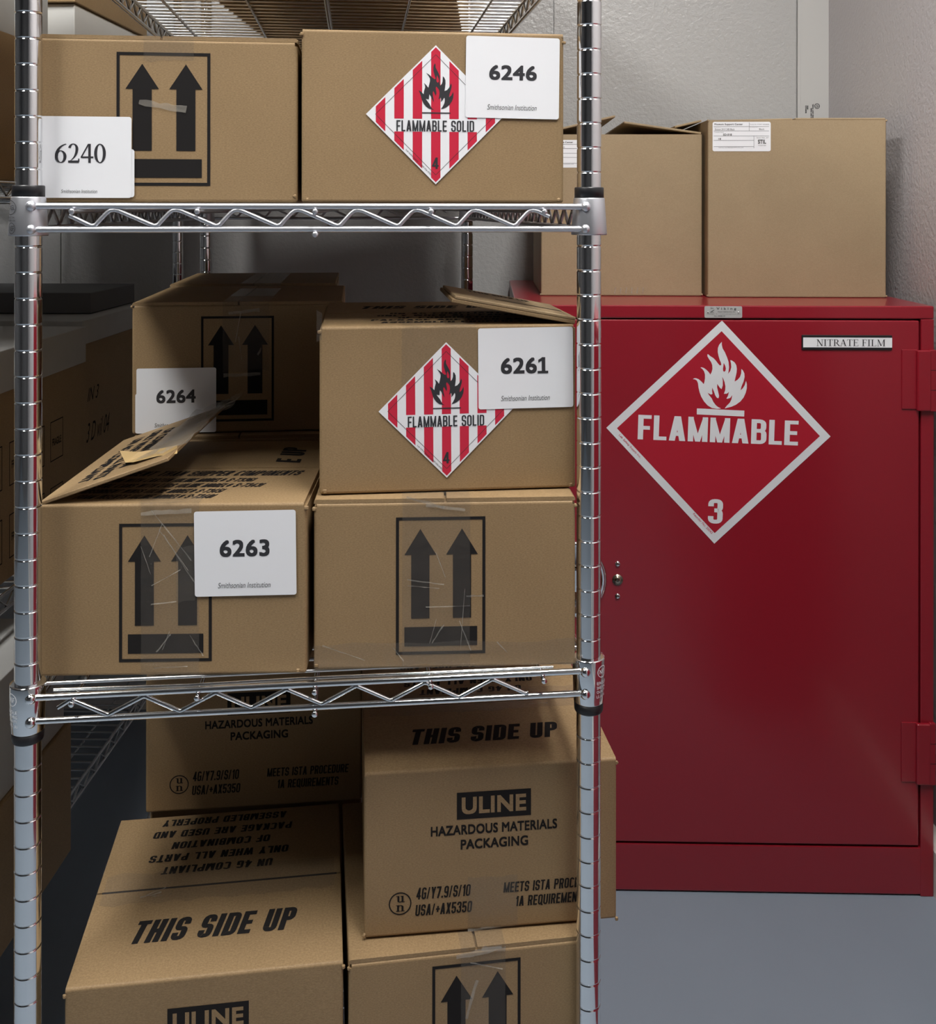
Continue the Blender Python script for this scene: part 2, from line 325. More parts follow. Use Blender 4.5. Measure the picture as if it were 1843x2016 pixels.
def cglyph(ch, t, th):
    w = CW.get(ch, .48); w = max(w, t); P = []
    V = lambda x, a=0, b=1: P.append([(x, a), (x + t, a), (x + t, b), (x, b)])
    H = lambda a, b, y: P.append([(a, y), (b, y), (b, y + th), (a, y + th)])
    D = lambda x0, y0, x1, y1, k=1.12: P.append([(x0, y0), (x0 + t * k, y0), (x1 + t * k, y1), (x1, y1)])
    r = .2; tk = t * 1.12
    def RR(y0=0.0, y1=1.0, skip=(), sq='', x0=0.0, x1=None): P.extend(rr_quads(x0, w if x1 is None else x1, y0, y1, t, th, min(r, (y1 - y0) * .45, w * .5), skip, sq))
    if ch == 'A': D(0, 0, w / 2 - t * .6, 1); D(w - tk, 0, w / 2 - t * .52, 1); H(w * .22, w * .78, .2)
    elif ch == 'B': RR(.46, 1, (), 'l', 0, w * .97); RR(0, .46 + th, (), 'l')
    elif ch in 'C(': RR(0, 1, ('right',)); 
    elif ch == 'D': RR(0, 1, (), 'l')
    elif ch == 'E': V(0); H(0, w, 0); H(0, w, 1 - th); H(0, w * .92, .5 - th / 2)
    elif ch == 'F': V(0); H(0, w, 1 - th); H(0, w * .9, .48 - th / 2)
    elif ch == 'G': RR(0, 1, ('right',)); V(w - t, .05, .5); H(w * .5, w, .42)
    elif ch == 'H': V(0); V(w - t); H(0, w, .5 - th / 2)
    elif ch == 'I': V(0)
    elif ch == 'L': V(0); H(0, w, 0)
    elif ch == 'K': V(0); D(w - tk, 0, t * .8, .55); D(t * .7, .38, w - tk, 1)
    elif ch == 'Z': H(0, w, 0); H(0, w, 1 - th); D(0, th * .8, w - tk, 1 - th * .8)
    elif ch == 'M': V(0); V(w - t); D(w / 2 - t * .45, 0, 0, 1, .9); D(w / 2 - t * .45, 0, w - t * .9, 1, .9)
    elif ch == 'N': V(0); V(w - t); D(w - t, 0, 0, 1, 1)
    elif ch in 'O0': RR()
    elif ch == 'P': V(0); RR(.42, 1, (), 'l')
    elif ch == 'Q': RR(); D(w * .78, -.08, w * .45, .25)
    elif ch == 'R': V(0); RR(.42, 1, (), 'l'); D(w - tk, 0, w * .42, .46)
    elif ch == 'S': RR(.5 - th / 2, 1, ('right', 'br')); RR(0, .5 + th / 2, ('left', 'tl')); V(w - t, .68, .82); V(0, .18, .32)
    elif ch == 'T': V(w / 2 - t / 2); H(0, w, 1 - th)
    elif ch == 'U': RR(0, 1.2, ('top', 'tr', 'tl', 'left', 'right')); V(0, .2); V(w - t, .2)
    elif ch == 'V': D(w / 2 - t * .55, 0, 0, 1); D(w / 2 - t * .55, 0, w - tk, 1)
    elif ch == 'W': D(w * .25 - t * .4, 0, 0, 1, .9); D(w * .25 - t * .4, 0, w / 2 - t * .45, 1, .9); D(w * .75 - t * .5, 0, w / 2 - t * .45, 1, .9); D(w * .75 - t * .5, 0, w - t * .9, 1, .9)
    elif ch == 'X': D(0, 0, w - tk, 1); D(w - tk, 0, 0, 1)
    elif ch == 'Y': V(w / 2 - t / 2, 0, .5); D(w / 2 - t * .55, .42, 0, 1); D(w / 2 - t * .55, .42, w - tk, 1)
    elif ch == '1': V(w - t); D(.0, .72, w - t * 1.1, 1 - .04, .8)
    elif ch == '2': RR(.42, 1, ('left', 'bl', 'bottom')); V(0, .68, .82); D(0, th * .8, w - tk, .58); H(0, w, 0)
    elif ch == '3': RR(.46, 1, ('left', 'bl')); RR(0, .46 + th, ('left', 'tl')); V(0, .7, .82); V(0, .18, .3)
    elif ch == '4': V(w - t * 1.5); H(0, w, .2); D(0, .2 + th * .6, w - t * 1.5, 1, 1)
    elif ch == '5': V(0, .45, 1); H(0, w * .95, 1 - th); RR(0, .64, ('left',)); V(0, .18, .28)
    elif ch == '6': RR(0, .62); V(0, .2, .82); RR(.4, 1, ('right', 'br', 'bottom', 'bl', 'left'))
    elif ch == '7': H(0, w, 1 - th); D(w * .2, 0, w - tk, 1 - th * .9)
    elif ch == '8': RR(.46, 1, (), '', .02, w - .02); RR(0, .46 + th)
    elif ch == '9': RR(.38, 1); V(w - t, .2, .82); RR(0, .6, ('left', 'tl', 'top', 'tr', 'right'))
    elif ch == '/': D(0, 0, w - tk, 1, .8)
    elif ch == '.': V(0, 0, th * 1.2)
    elif ch == '+': H(0, w, .42); V(w / 2 - t / 2, .22, .76)
    elif ch == '-': H(0, w, .4)
    elif ch == ')': RR(0, 1, ('left',))
    elif ch == '#': V(.08, .1, .9); V(w - .08 - t, .1, .9); H(0, w, .3); H(0, w, .58)
    return P, w
def ctext(mb, pl, s, x0, x1, y0, y1, mat='ink', t=.15, th=None, gap=.085, shear=0.0, h=0.012, rot=0.0, flip=False):
    th = th or t * .86; polys = []; cur = 0.0
    for ch in s:
        P, w_ = cglyph(ch, t, th); polys += [[(cur + a, b_) for a, b_ in q] for q in P]; cur += w_ + gap
    tot = cur - gap; asp = (y1 - y0); cx, cy = (x0 + x1) / 2, (y0 + y1) / 2; c, s_ = math.cos(rot), math.sin(rot)
    sw = shear * asp; kx = (x1 - x0 - sw) / tot
    for qi, q in enumerate(polys):
        out = []; hh = h + (qi % 11) * .0006
        for a, b_ in q:
            dx = x0 + a * kx + sw * b_ - cx; dy = y0 + b_ * asp - cy
            if flip: dx, dy = -dx, -dy
            out.append(pl.p(cx + dx * c - dy * s_, cy + dx * s_ + dy * c, hh))
        ar = sum((Vector(out[i]) - Vector(out[0])).cross(Vector(out[i + 1]) - Vector(out[0])).dot(pl.n) for i in range(1, len(out) - 1))
        if ar < 0: out.reverse()
        if abs(ar) > 1e-9: mb.poly(out, mat)
def arrows_icon(mb, pl, x0, z0, w_, h_, mat='ink', h=0.012):
    def Q(x, y): return (x0 + x * w_, z0 + y * h_)
    t = .12
    rect(mb, pl, x0, x0 + w_, z0, z0 + t, mat, h); rect(mb, pl, x0, x0 + w_, z0 + h_ - t, z0 + h_, mat, h)
    rect(mb, pl, x0, x0 + t, z0 + t, z0 + h_ - t, mat, h); rect(mb, pl, x0 + w_ - t, x0 + w_, z0 + t, z0 + h_ - t, mat, h)
    for c in (.272, .738):
        pgon(mb, pl, [Q(c - .102, .262), Q(c + .102, .262), Q(c + .102, .725), Q(c + .178, .725), Q(c, .914), Q(c - .178, .725), Q(c - .102, .725)], mat, h)
    pgon(mb, pl, [Q(.095, .06), Q(.909, .06), Q(.909, .2), Q(.095, .2)], mat, h)

FLAME = [(815, 1805), (720, 1815), (590, 1795), (480, 1730), (390, 1630), (320, 1510), (280, 1400), (255, 1290), (242, 1180), (215, 1115), (170, 1085), (112, 1078), (150, 1055), (200, 1055), (260, 1080), (330, 1140), (382, 1200), (400, 1150), (415, 1060), (415, 960), (390, 880), (350, 825), (300, 790), (330, 780), (390, 800), (450, 845), (510, 905), (548, 962), (580, 900), (600, 820), (595, 730), (565, 650), (510, 570), (475, 510), (475, 460), (490, 455), (540, 500), (620, 550), (680, 610), (740, 690), (775, 728), (800, 735), (818, 715), (810, 670), (780, 600), (750, 500), (730, 400), (735, 300), (765, 220), (830, 145), (830, 220), (850, 310), (910, 410), (960, 530), (1000, 650), (1010, 780), (1000, 880), (985, 945), (1040, 870), (1065, 780), (1060, 690), (1040, 600), (1090, 615), (1150, 660), (1190, 730), (1205, 820), (1195, 920), (1165, 1050), (1148, 1132), (1220, 1090), (1280, 1020), (1310, 930), (1315, 820), (1350, 850), (1390, 930), (1395, 1020), (1370, 1130), (1320, 1250), (1293, 1352), (1350, 1300), (1400, 1220), (1430, 1115), (1450, 1200), (1450, 1300), (1420, 1420), (1370, 1530), (1290, 1630), (1180, 1710), (1070, 1760), (905, 1803),
         (950, 1740), (1030, 1660), (1070, 1580), (1090, 1470), (1040, 1540), (980, 1560), (945, 1560), (985, 1490), (1010, 1390), (960, 1435), (885, 1440), (915, 1350), (920, 1250), (900, 1150), (870, 1070), (838, 1015), (855, 1100), (855, 1230), (825, 1325), (780, 1285), (720, 1195), (715, 1280), (740, 1380), (765, 1490), (750, 1550), (710, 1540), (670, 1480), (640, 1390), (595, 1285), (590, 1370), (600, 1445), (560, 1460), (480, 1415), (520, 1480), (580, 1550), (620, 1640), (680, 1720), (740, 1770)]
FLAME_HOLE = [(875, 670), (915, 740), (930, 810), (920, 870), (890, 892), (862, 870), (860, 810), (870, 740)]
FLAME2 = [(690, 1785), (600, 1770), (500, 1745), (400, 1670), (310, 1560), (255, 1430), (210, 1260), (145, 1100), (230, 1150), (318, 1240), (335, 1120), (375, 990), (365, 930), (330, 840), (410, 910), (485, 1010), (515, 900), (545, 760), (545, 680), (500, 600), (410, 480), (520, 550), (620, 640), (690, 690), (730, 705), (745, 660), (700, 530), (665, 400), (662, 300), (680, 210), (720, 135), (740, 190), (740, 280), (790, 380), (850, 490), (890, 600), (890, 720), (880, 820), (905, 930), (960, 870), (990, 780), (995, 680), (1000, 595), (1050, 640), (1090, 730), (1095, 850), (1080, 980), (1060, 1115), (1150, 1080), (1220, 1000), (1260, 910), (1285, 835), (1315, 910), (1305, 1010), (1270, 1120), (1235, 1230), (1230, 1335), (1300, 1270), (1340, 1200), (1365, 1130), (1380, 1230), (1365, 1360), (1320, 1480), (1240, 1600), (1120, 1690), (1030, 1735), (935, 1755),
          (1000, 1660), (1050, 1560), (1070, 1470), (1070, 1390), (1050, 1345), (1000, 1430), (930, 1510), (940, 1420), (925, 1350), (845, 1420), (870, 1310), (885, 1190), (870, 1090), (820, 1010), (765, 960), (745, 1030), (765, 1130), (775, 1210), (750, 1290), (710, 1210), (665, 1120), (640, 1180), (645, 1290), (670, 1420), (680, 1515), (640, 1450), (600, 1370), (560, 1290), (518, 1240), (510, 1330), (505, 1420), (450, 1410), (390, 1405), (450, 1480), (520, 1570), (570, 1670), (620, 1745)]
FLAME2_HOLE = [(795, 565), (820, 620), (855, 700), (860, 780), (820, 830), (775, 780), (770, 700), (780, 620)]

# ------------------------------------------------------------------ the room (its axes are turned a little from the shelving)
RA = Vector((51.693, 24.618, 0)); RY = -0.1307
def RW(u, v, z=0.0):
    c, s = math.cos(RY), math.sin(RY); return (RA.x + c * u - s * v, RA.y + s * u + c * v, z)
UL, UR_, VB, VF, HC = -150.0, 1.0, 25.0, -165.0, 104.0
mb = MB(); mb.box(UL - 4, UR_ + 4, VF - 4, VB + 4, -3, 0, 'floor'); struct(mb.build('floor', None, RA, RY))
mb = MB(); mb.box(UL - 4, UR_ + 4, VF - 4, VB + 4, HC, HC + 3, 'ceiling'); struct(mb.build('ceiling', None, RA, RY))
mb = MB()                                   # back wall: embossed panels with narrow joints
seams = [UL, -116.8, -70.6, -24.35, -1.9]
mb.box(UL, UR_, VB + .35, VB + 3, 0, HC, 'wall')
for a, b_ in zip(seams[:-1], seams[1:]):
    mb.box(a + .05, b_ - .05, VB, VB + .35, 0, HC, 'wall')
struct(mb.build('wall_back', None, RA, RY))
mb = MB(); mb.box(UR_, UR_ + 3, VF, VB, 0, HC, 'wall_side'); struct(mb.build('wall_right', None, RA, RY))
mb = MB(); mb.box(UL - 3, UL, VF, VB, 0, HC, 'wall_far'); struct(mb.build('wall_left', None, RA, RY))
mb = MB(); mb.box(UL, UR_, VF - 3, VF, 0, HC, 'wall_far'); struct(mb.build('wall_front', None, RA, RY))
mb = MB()                                   # smooth corner trim with its printed stamp
mb.box(-1.86, UR_, VB - .12, VB, 0, HC, 'trim'); mb.box(-1.86, -1.62, VB - .2, VB - .12, 0, HC, 'trim')
pl = Plane((0, VB - .12, 0), (1, 0, 0), (0, 0, 1))
ring(mb, pl, -.06, 56.3, .25, .19, 'paper_ink'); text(mb, pl, 'UL', -.19, .08, 56.18, 56.42, 'grey_ink', .03, rot=math.pi / 4)
for x, a, b_ in ((-1.08, 55.66, 56.36), (-.93, 56.0, 56.36), (-.6, 53.9, 56.15), (-.44, 53.9, 56.5)):
    text(mb, pl, 'CLASSIFIED BUILDING UNIT PANEL' if b_ - a > 1 else 'SURFACE', x - (b_ - a) / 2, x + (b_ - a) / 2, (a + b_) / 2 - .065, (a + b_) / 2 + .065, 'paper_ink', .05, rot=math.pi / 2)
struct(mb.build('trim_1', None, RA, RY))
mb = MB()                                   # coved base along the right wall
for prof in ([(0, 0), (-.95, 0), (-.9, 3.0), (-.75, 3.2), (0, 3.6)],):
    pts = [(UR_ + x, VB - .2, z) for x, z in prof]; mb.prism(pts, (0, VF - VB + .2, 0), 'base')
struct(mb.build('baseboard_right', None, RA, RY))
mb = MB(); mb.box(UL, UR_ - 1, VB - .5, VB, 0, 3.5, 'base'); struct(mb.build('baseboard_back', None, RA, RY))

for i, (u, v, wd, ln) in enumerate(FIXTURES):
    side = 'right' if u > -40 else 'left'
    t = thing('ceiling_light', 'long fluorescent ceiling light hung %s of the foreground rack' % side, 'light', RW(u, v, HC - 3.2), RY, 'fluorescent ceiling lights')
    a = MB()
    a.box(-wd / 2 - .5, wd / 2 + .5, -ln / 2 - .5, ln / 2 + .5, 1.2, 3.15, 'trim')
    for sx in (-1, 1): a.box(sx * (wd / 2 + .25) - .25, sx * (wd / 2 + .25) + .25, -ln / 2 - .5, ln / 2 + .5, 0, 1.2, 'trim')
    for sy in (-1, 1): a.box(-wd / 2, wd / 2, sy * (ln / 2 + .25) - .25, sy * (ln / 2 + .25) + .25, 0, 1.2, 'trim')
    a.build('housing', t)
    a = MB(); a.box(-wd / 2, wd / 2, -ln / 2, ln / 2, .3, .8, 'lamp'); a.build('diffuser', t)

# ------------------------------------------------------------------ wire shelving
def groove_post(x, y, z0, z1, phase):
    prof = [(.5, z0)]; z = math.floor(z0) + phase
    while z < z1 - .2:
        if z > z0 + .2:
            prof += [(.5, z - .06), (.5, z - .042), (.478, z - .03), (.468, z), (.478, z + .03), (.5, z + .042), (.5, z + .06)]
        z += 1
    prof += [(.5, z1)]; a = MB(); a.lathe(prof, 'chrome', (x, y, 0), 32); return a
def zig(x0, x1, zl, zh, kind, r):
    out = []
    if kind == 'skew':
        p = 2.34; x = x0 - .1; out.append((x, zl + .42))
        x = x0 + .75
        while x < x1 - .3:
            out += [(x - .12, zl + .06), (x, zl + .02), (x + .12, zl + .05), (x + .22, zl + .16), (x + .55, zh - .12), (x + .68, zh - .02), (x + .82, zh), (x + 1.0, zh - .04)]
            x += p
        while out and out[-1][0] > x1: out.pop()
        out.append((x1, zl + .38))
    else:
        p = 2.72; x = x0; k = 0
        out.append((x - .5, zh - .28))
        while x < x1:
            out += [(x - .08, zh - .03), (x, zh), (x + .08, zh - .03)]
            if x + p / 2 < x1: out += [(x + p / 2 - .08, zl + .03), (x + p / 2, zl), (x + p / 2 + .08, zl + .03)]
            x += p
        if out[-1][1] > zl + .2: out.append((out[-1][0] + .45, zh - .3))
    return out
def fine_zig(n, a, b_, zl, zh):
    out = []
    for k in range(n + 1): out.append((a + (b_ - a) * k / n, zl if k % 2 else zh))
    return out
def wire_shelf(root, W, L, zt, metal, kind, sleeve_above, ox, oy, inner=False, skip_front_decor=False, marks=None):
    zb = zt - .9; a = MB(); fy = -.45
    for y, off in ((fy, 0), (L - fy, 0)):
        for z in (zt, zb):
            a.tube([(.3 + ox, y + oy, z), (W - .3 + ox, y + oy, z)], .128, metal, 12)
            for x in (.26, W - .26):
                a.ball((x + ox, y + oy - (.1 if y < 0 else -.1), z), .21, metal)
    for x in (0, W):
        for z in (zt, zb): a.tube([(x + ox, .3 + oy, z), (x + ox, L - .3 + oy, z)], .128, metal, 10)
    for y in (fy - .02, L - fy + .02):
        q = zig(1.75, W - 1.75, zb + .12, zt - .14, kind, .09)
        a.tube([(x + ox, y + oy, z) for x, z in q], .088, metal, 8)
    for x in (0, W):
        q = fine_zig(int(L / 1.0), 1.2, L - 1.2, zb + .1, zt - .1)
        a.tube([(x + ox, y + oy, z) for y, z in q], .085, metal, 6)
    sup = [W * f for f in (.082, .294, .498, .704, .91)]
    for x in sup:
        a.tube([(x + ox, fy - .28 + oy, zt - .2), (x + ox, L - fy + .25 + oy, zt - .2)], .085, metal, 8)
        a.lathe([(.001, -.04), (.09, -.04), (.115, 0), (.09, .04), (.001, .04)], metal, (x + ox, fy - .3 + oy, zt - .2), 14, 'y')
    x = sup[2]; a.lathe([(.001, -.05), (.1, -.05), (.125, 0), (.1, .05), (.001, .05)], metal, (x + ox, fy - .2 + oy, zb - .2), 14, 'y')
    a.tube([(x + ox, fy - .2 + oy, zb - .2), (x + ox, L - fy + oy, zb - .2)], .085, metal, 8)
    fr = a.build('shelf', root)
    a = MB(); n = int((L - 1.2) / 1.05)
    for k in range(n):
        y = .6 + 1.05 * k
        a.tube([(.02 + ox, y + oy, zt + .06), (W - .02 + ox, y + oy, zt + .06)], .075, 'wire_chrome', 6)
    if inner:
        a.tube([(1.0 + ox, -.12 + oy, zt + .12), (6 + ox, -.16 + oy, zt + .06), (11 + ox, -.14 + oy, zt + .1), (W - 1.5 + ox, -.12 + oy, zt + .07)], .07, metal, 8)
    a.build('wire_deck', fr)
    k = 0
    for y in (0, L):
        for x in (0, W):
            c = (x + ox, y + oy, 0); lo, hi = zb - .22, zt + .38
            if sleeve_above: lo, hi = zb - .25, zt + .36; prof = [(.50, lo), (.72, lo), (.735, lo + .05), (.635, hi - .04), (.615, hi), (.5, hi)]
            else: lo, hi = zb - .52, zt + .42; prof = [(.50, lo), (.60, lo), (.625, lo + .05), (.665, hi - .05), (.655, hi), (.575, hi)]
            a = MB(); a.lathe(prof, metal, c, 32)
            if marks and y == 0: marks(a, x, ox, oy, lo, hi)
            a.build('collar', fr)
            a = MB()
            if sleeve_above: a.lathe([(.5, hi - .02), (.6, hi - .02), (.6, hi + .4), (.575, hi + .44), (.5, hi + .44)], 'black_plastic', c, 28)
            else: a.lathe([(.5, lo - .38), (.56, lo - .38), (.585, lo - .33), (.6, lo + .02), (.5, lo + .02)], 'black_plastic', c, 28)
            a.build('sleeve', fr)
    return fr
def curved(mb, cx, cy, r, a_c, s, wdt, z0, z1, mat, bold=.02, shear=0.0):    # lettering wrapped round a collar
    vs, fs, _, _ = glyphs(s, 0.0, shear); out = []
    for a, b_ in vs:
        ang = a_c + (a - .5) * wdt / r; out.append((cx + r * math.sin(ang), cy - r * math.cos(ang), z0 + b_ * (z1 - z0)))
    mb.add(out, fs, mat)
def curved_ring(mb, cx, cy, r, a_c, zc, rx, rz, t, mat, n=28):
    vs = []
    for k in (0, 1):
        for i in range(n):
            th = 2 * math.pi * i / n; ang = a_c + (rx - k * t) * math.cos(th) / r
            vs.append((cx + r * math.sin(ang), cy - r * math.cos(ang), zc + (rz - k * t) * math.sin(th)))
    mb.add(vs, [(i, (i + 1) % n, n + (i + 1) % n, n + i) for i in range(n)], mat)
def marks_upper(a, x, ox, oy, lo, hi):
    if x > 1: return
    cx, cy = x + ox, oy
    curved_ring(a, cx, cy, .692, -.86, hi - .42, .33, .28, .022, 'paper_ink'); curved(a, cx, cy, .695, -.72, 'XEL', .36, hi - .5, hi - .33, 'paper_ink', .03, .25)
    curved(a, cx, cy, .722, -.82, 'LEXINGTON', .5, hi - .83, hi - .76, 'paper_ink', .01); curved(a, cx, cy, .727, -.78, 'KY 41000 USA', .56, hi - .95, hi - .88, 'paper_ink', .01)
    curved_ring(a, cx, cy, .745, -.64, lo + .3, .19, .215, .02, 'paper_ink'); curved(a, cx, cy, .745, -.64, 'NSF', .26, lo + .2, lo + .4, 'paper_ink', .05)
def marks_mid(a, x, ox, oy, lo, hi):
    cx, cy = x + ox, oy; s = 1 if x > 1 else -1; ac = .75 * s
    curved_ring(a, cx, cy, .667, ac, hi - .45, .26, .24, .025, 'paper'); curved(a, cx, cy, .668, ac, 'NSF', .3, hi - .54, hi - .36, 'paper', 0)
    for k, (tx, dz) in enumerate((('EAGLE', .9), ('SHELVING', 1.08), ('QUALITY', 1.26), ('US PAT NO', 1.44), ('MADE IN USA', 1.62))):
        curved(a, cx, cy, .668 - .012 * k, ac, tx, .55, hi - dz - .06, hi - dz + .06, 'paper', -.005)
def shelving(name, label, W, L, origin, rz, levels, z1, phases, W_off=0.0):
    root = thing(name, label, 'shelf', origin, rz)
    for i, (x, y) in enumerate(((0, 0), (W, 0), (0, L), (W, L))):
        p = groove_post(x - W / 2, y - L / 2, .9, z1, phases[i]).build('post', root)
        a = MB(); a.lathe([(.001, 0), (.75, 0), (.8, .1), (.72, .35), (.3, .5), (.3, .95), (.001, .95)], 'steel', (x - W / 2, y - L / 2, 0), 20); a.build('foot', p)
        a = MB(); a.lathe([(.52, z1 - .3), (.54, z1 - .25), (.54, z1), (.4, z1 + .16), (.001, z1 + .2)], 'black_plastic', (x - W / 2, y - L / 2, 0), 20); a.build('post_cap', p)
    for (zt, metal, kind, sl, inner, marks) in levels:
        wire_shelf(root, W, L, zt, metal, kind, sl, -W / 2, -L / 2, inner, marks=marks)
    return root
W0, L0 = 22.10, 46.71
shelving('wire_shelving_unit', 'chrome wire shelving rack in the foreground holding the cartons with white number labels', W0, L0, (W0 / 2, L0 / 2, 0), 0,
         [(58.62, 'chrome', 'skew', False, False, None), (46.89, 'silver', 'skew', True, False, marks_upper), (28.07, 'chrome', 'tri', False, True, marks_mid), (9.5, 'chrome', 'tri', False, False, None)],
         74.0, [.33, .29, .5, .7])
nx, ny, _ = RW(-58.76 - 11.05, 22.5 - L0 / 2)
shelving('wire_shelving_unit', 'dim wire shelving rack at far left behind the front rack, loaded with lidded boxes', W0, L0, (nx, ny, 0), RY,
         [(48.3, 'chrome', 'tri', False, False, None), (24.1, 'chrome', 'tri', False, False, None), (6.9, 'chrome', 'tri', False, False, None)], 74.0, [.4, .6, .2, .8])

# ------------------------------------------------------------------ cartons
class Carton: pass
def ear(a, x, y, z, mat, s=.1):
    for k in range(3):
        a.rbox(x - s * random.uniform(.4, .9), x + s * random.uniform(.4, .9), y - s * random.uniform(.2, .7), y + s * .5, z - s * random.uniform(.5, 1), z + s * random.uniform(.3, .8), mat, .03, 1)
def carton(label, fl, yaw, z, W, D, H, top, group='brown shipping cartons on the wire rack', mat='kraft', prints=None, name='cardboard_box', ears=()):
    c = Carton(); c.W, c.D, c.H = W, D, H; y = math.radians(yaw); cs, sn = math.cos(y), math.sin(y)
    ctr = (fl[0] + cs * W / 2 - sn * D / 2, fl[1] + sn * W / 2 + cs * D / 2, z)
    c.root = thing(name, label, 'box', ctr, y, group); c.o = Vector((-W / 2, -D / 2, 0)); c.mat = mat
    t = .16; c.t = t
    hb = H - t if top in ('fb', 'lr1') else (H - 2 * t if top == 'lr' else H - t)
    c.hb = hb
    a = MB(); a.rbox(-W / 2, W / 2, -D / 2, D / 2, 0, hb, mat, .11, 3, 'zb')
    for ex, ez in ears: ear(a, c.o.x + ex * W, c.o.y + .02, ez * H, mat)
    c.front = Plane((c.o.x, c.o.y, 0), (1, 0, 0), (0, 0, 1))
    if prints: prints(a, c.front)
    a.build('carton_body', c.root)
    if top == 'fb':
        a = MB(); a.rbox(c.o.x + .03, -c.o.x - .03, c.o.y + .0, -.05, hb, H, mat, .12, 4, 'ft'); c.ff = a
        b_ = MB(); b_.rbox(c.o.x + .03, -c.o.x - .03, .05, -c.o.y, hb, H, mat, .12, 4, 'bt'); c.bf = b_
        c.ttop = Plane((c.o.x, c.o.y, H), (1, 0, 0), (0, 1, 0))
    elif top == 'lr':
        a = MB(); a.rbox(c.o.x + .12, -c.o.x - .12, c.o.y, c.o.y + D * .48, hb, hb + t, mat, .1, 3, 'ft'); a.build('top_flap', c.root)
        a = MB(); a.rbox(c.o.x + .12, -c.o.x - .12, -c.o.y - D * .48, -c.o.y, hb, hb + t, mat, .1, 3, 'bt'); a.build('top_flap', c.root)
        for sx in (-1, 1):
            a = MB()
            if sx < 0: a.rbox(c.o.x, -.05, c.o.y + .05, -c.o.y - .05, hb + t, H, mat, .1, 3, 'lt')
            else: a.rbox(.05, -c.o.x, c.o.y + .05, -c.o.y - .05, hb + t, H, mat, .1, 3, 'rt')
            a.build('top_flap', c.root)
    return c
def close_fb(c, print_front=None, print_back=None):
    if print_front: print_front(c.ff, c.ttop)
    if print_back: print_back(c.bf, c.ttop)
    c.ff.build('top_flap', c.root); c.bf.build('top_flap', c.root)
def film(mb, pl, x0, x1, y0, y1, mat='tape', h=.02, nx=6, ny=14, amp=.012, edge=0.0):
    vs = []; fs = []
    for j in range(ny + 1):
        for i in range(nx + 1):
            x = x0 + (x1 - x0) * i / nx; y = y0 + (y1 - y0) * j / ny
            if edge and j in (0, ny): y += random.uniform(-edge, edge)
            vs.append(pl.p(x + random.uniform(-.01, .01), y, h + random.uniform(0, amp)))
    for j in range(ny):
        for i in range(nx):
            k = j * (nx + 1) + i; fs.append((k, k + 1, k + nx + 2, k + nx + 1))
    mb.add(vs, fs, mat, True)
def tape_center(c, x0, x1, down, top=1.2, mat='tape'):
    a = MB(); film(a, c.front, x0, x1, c.H - down, c.H - .02, mat, edge=.08)
    film(a, Plane((c.o.x, c.o.y, c.H), (1, 0, 0), (0, 1, 0)), x0, x1, -.02, top, mat, ny=5, edge=.05)
    a.build('packing_tape', c.root); return a
def crinkle(mb, pl, cx, cy, ang, ln, wd, h=.03, mat='torn'):
    c, s = math.cos(ang), math.sin(ang); n = 7; vs = []; fs = []
    for i in range(n + 1):
        t = (i / n - .5) * ln
        for q in (-.5, .5):
            d = q * wd * random.uniform(.5, 1.3); vs.append(pl.p(cx + t * c - d * s, cy + t * s + d * c, h + random.uniform(0, .05)))
    for i in range(n): fs.append((2 * i, 2 * i + 1, 2 * i + 3, 2 * i + 2))
    mb.add(vs, fs, mat, True)
def scraps(c, pl, items, mat='torn'):
    for x, zz, an, ln, wd in items:
        a = MB(); crinkle(a, pl, x, zz, an, ln, wd, .03, mat); a.build('tape_scrap', c.root)
def number_label(c, num, x0, x1, z0, z1, nx0, nx1, nz0, nz1, ix0, ix1, iz0, iz1, rot=0.0, style='sans', second=None):
    a = MB(); pl = c.front
    cx, cz = (x0 + x1) / 2, (z0 + z1) / 2
    co, si = math.cos(rot), math.sin(rot)
    P2 = Plane(pl.p(cx, cz, .03), pl.ux * co + pl.uy * si, pl.uy * co - pl.ux * si)
    if num[-1] == '1':
        nx1 -= .1; q = nx1 - cx; rect(a, P2, q - .33, q + .12, nz0 - cz, nz0 - cz + .1, 'paper_ink', .0465); pgon(a, P2, [(q - .11, nz1 - cz), (q - .30, nz1 - cz - .12), (q - .30, nz1 - cz - .24), (q - .11, nz1 - cz - .13)], 'paper_ink', .0465)
    if second: pgon(a, P2, rrect_pts(second[0] - cx, second[1] - cx, second[2] - cz, second[3] - cz, .1), 'paper', .022)
    pgon(a, P2, rrect_pts(x0 - cx, x1 - cx, z0 - cz, z1 - cz, .1), 'paper', .034)
    if style == 'serif': serif(a, P2, num, nx0 - cx, nx1 - cx, nz0 - cz, nz1 - cz, 'paper_ink', .042)
    else: text(a, P2, num, nx0 - cx, nx1 - cx, nz0 - cz, nz1 - cz, 'paper_ink', .028, 0, .042)
    text(a, P2, 'Smithsonian Institution', ix0 - cx, ix1 - cx, iz0 - cz, iz1 - cz, 'grey_ink', .0, .25, .042)
    a.build('number_label', c.root)
def clip_diamond(x0, x1, y0, y1, r):
    pts = [(x0, y0), (x1, y0), (x1, y1), (x0, y1)]
    for sx, sy in ((1, 1), (1, -1), (-1, 1), (-1, -1)):
        out = []
        for i in range(len(pts)):
            p, q = pts[i], pts[(i + 1) % len(pts)]; dp = r - sx * p[0] - sy * p[1]; dq = r - sx * q[0] - sy * q[1]
            if dp >= 0: out.append(p)
            if dp * dq < 0: t = dp / (dp - dq); out.append((p[0] + (q[0] - p[0]) * t, p[1] + (q[1] - p[1]) * t))
        pts = out
        if not pts: return []
    return pts
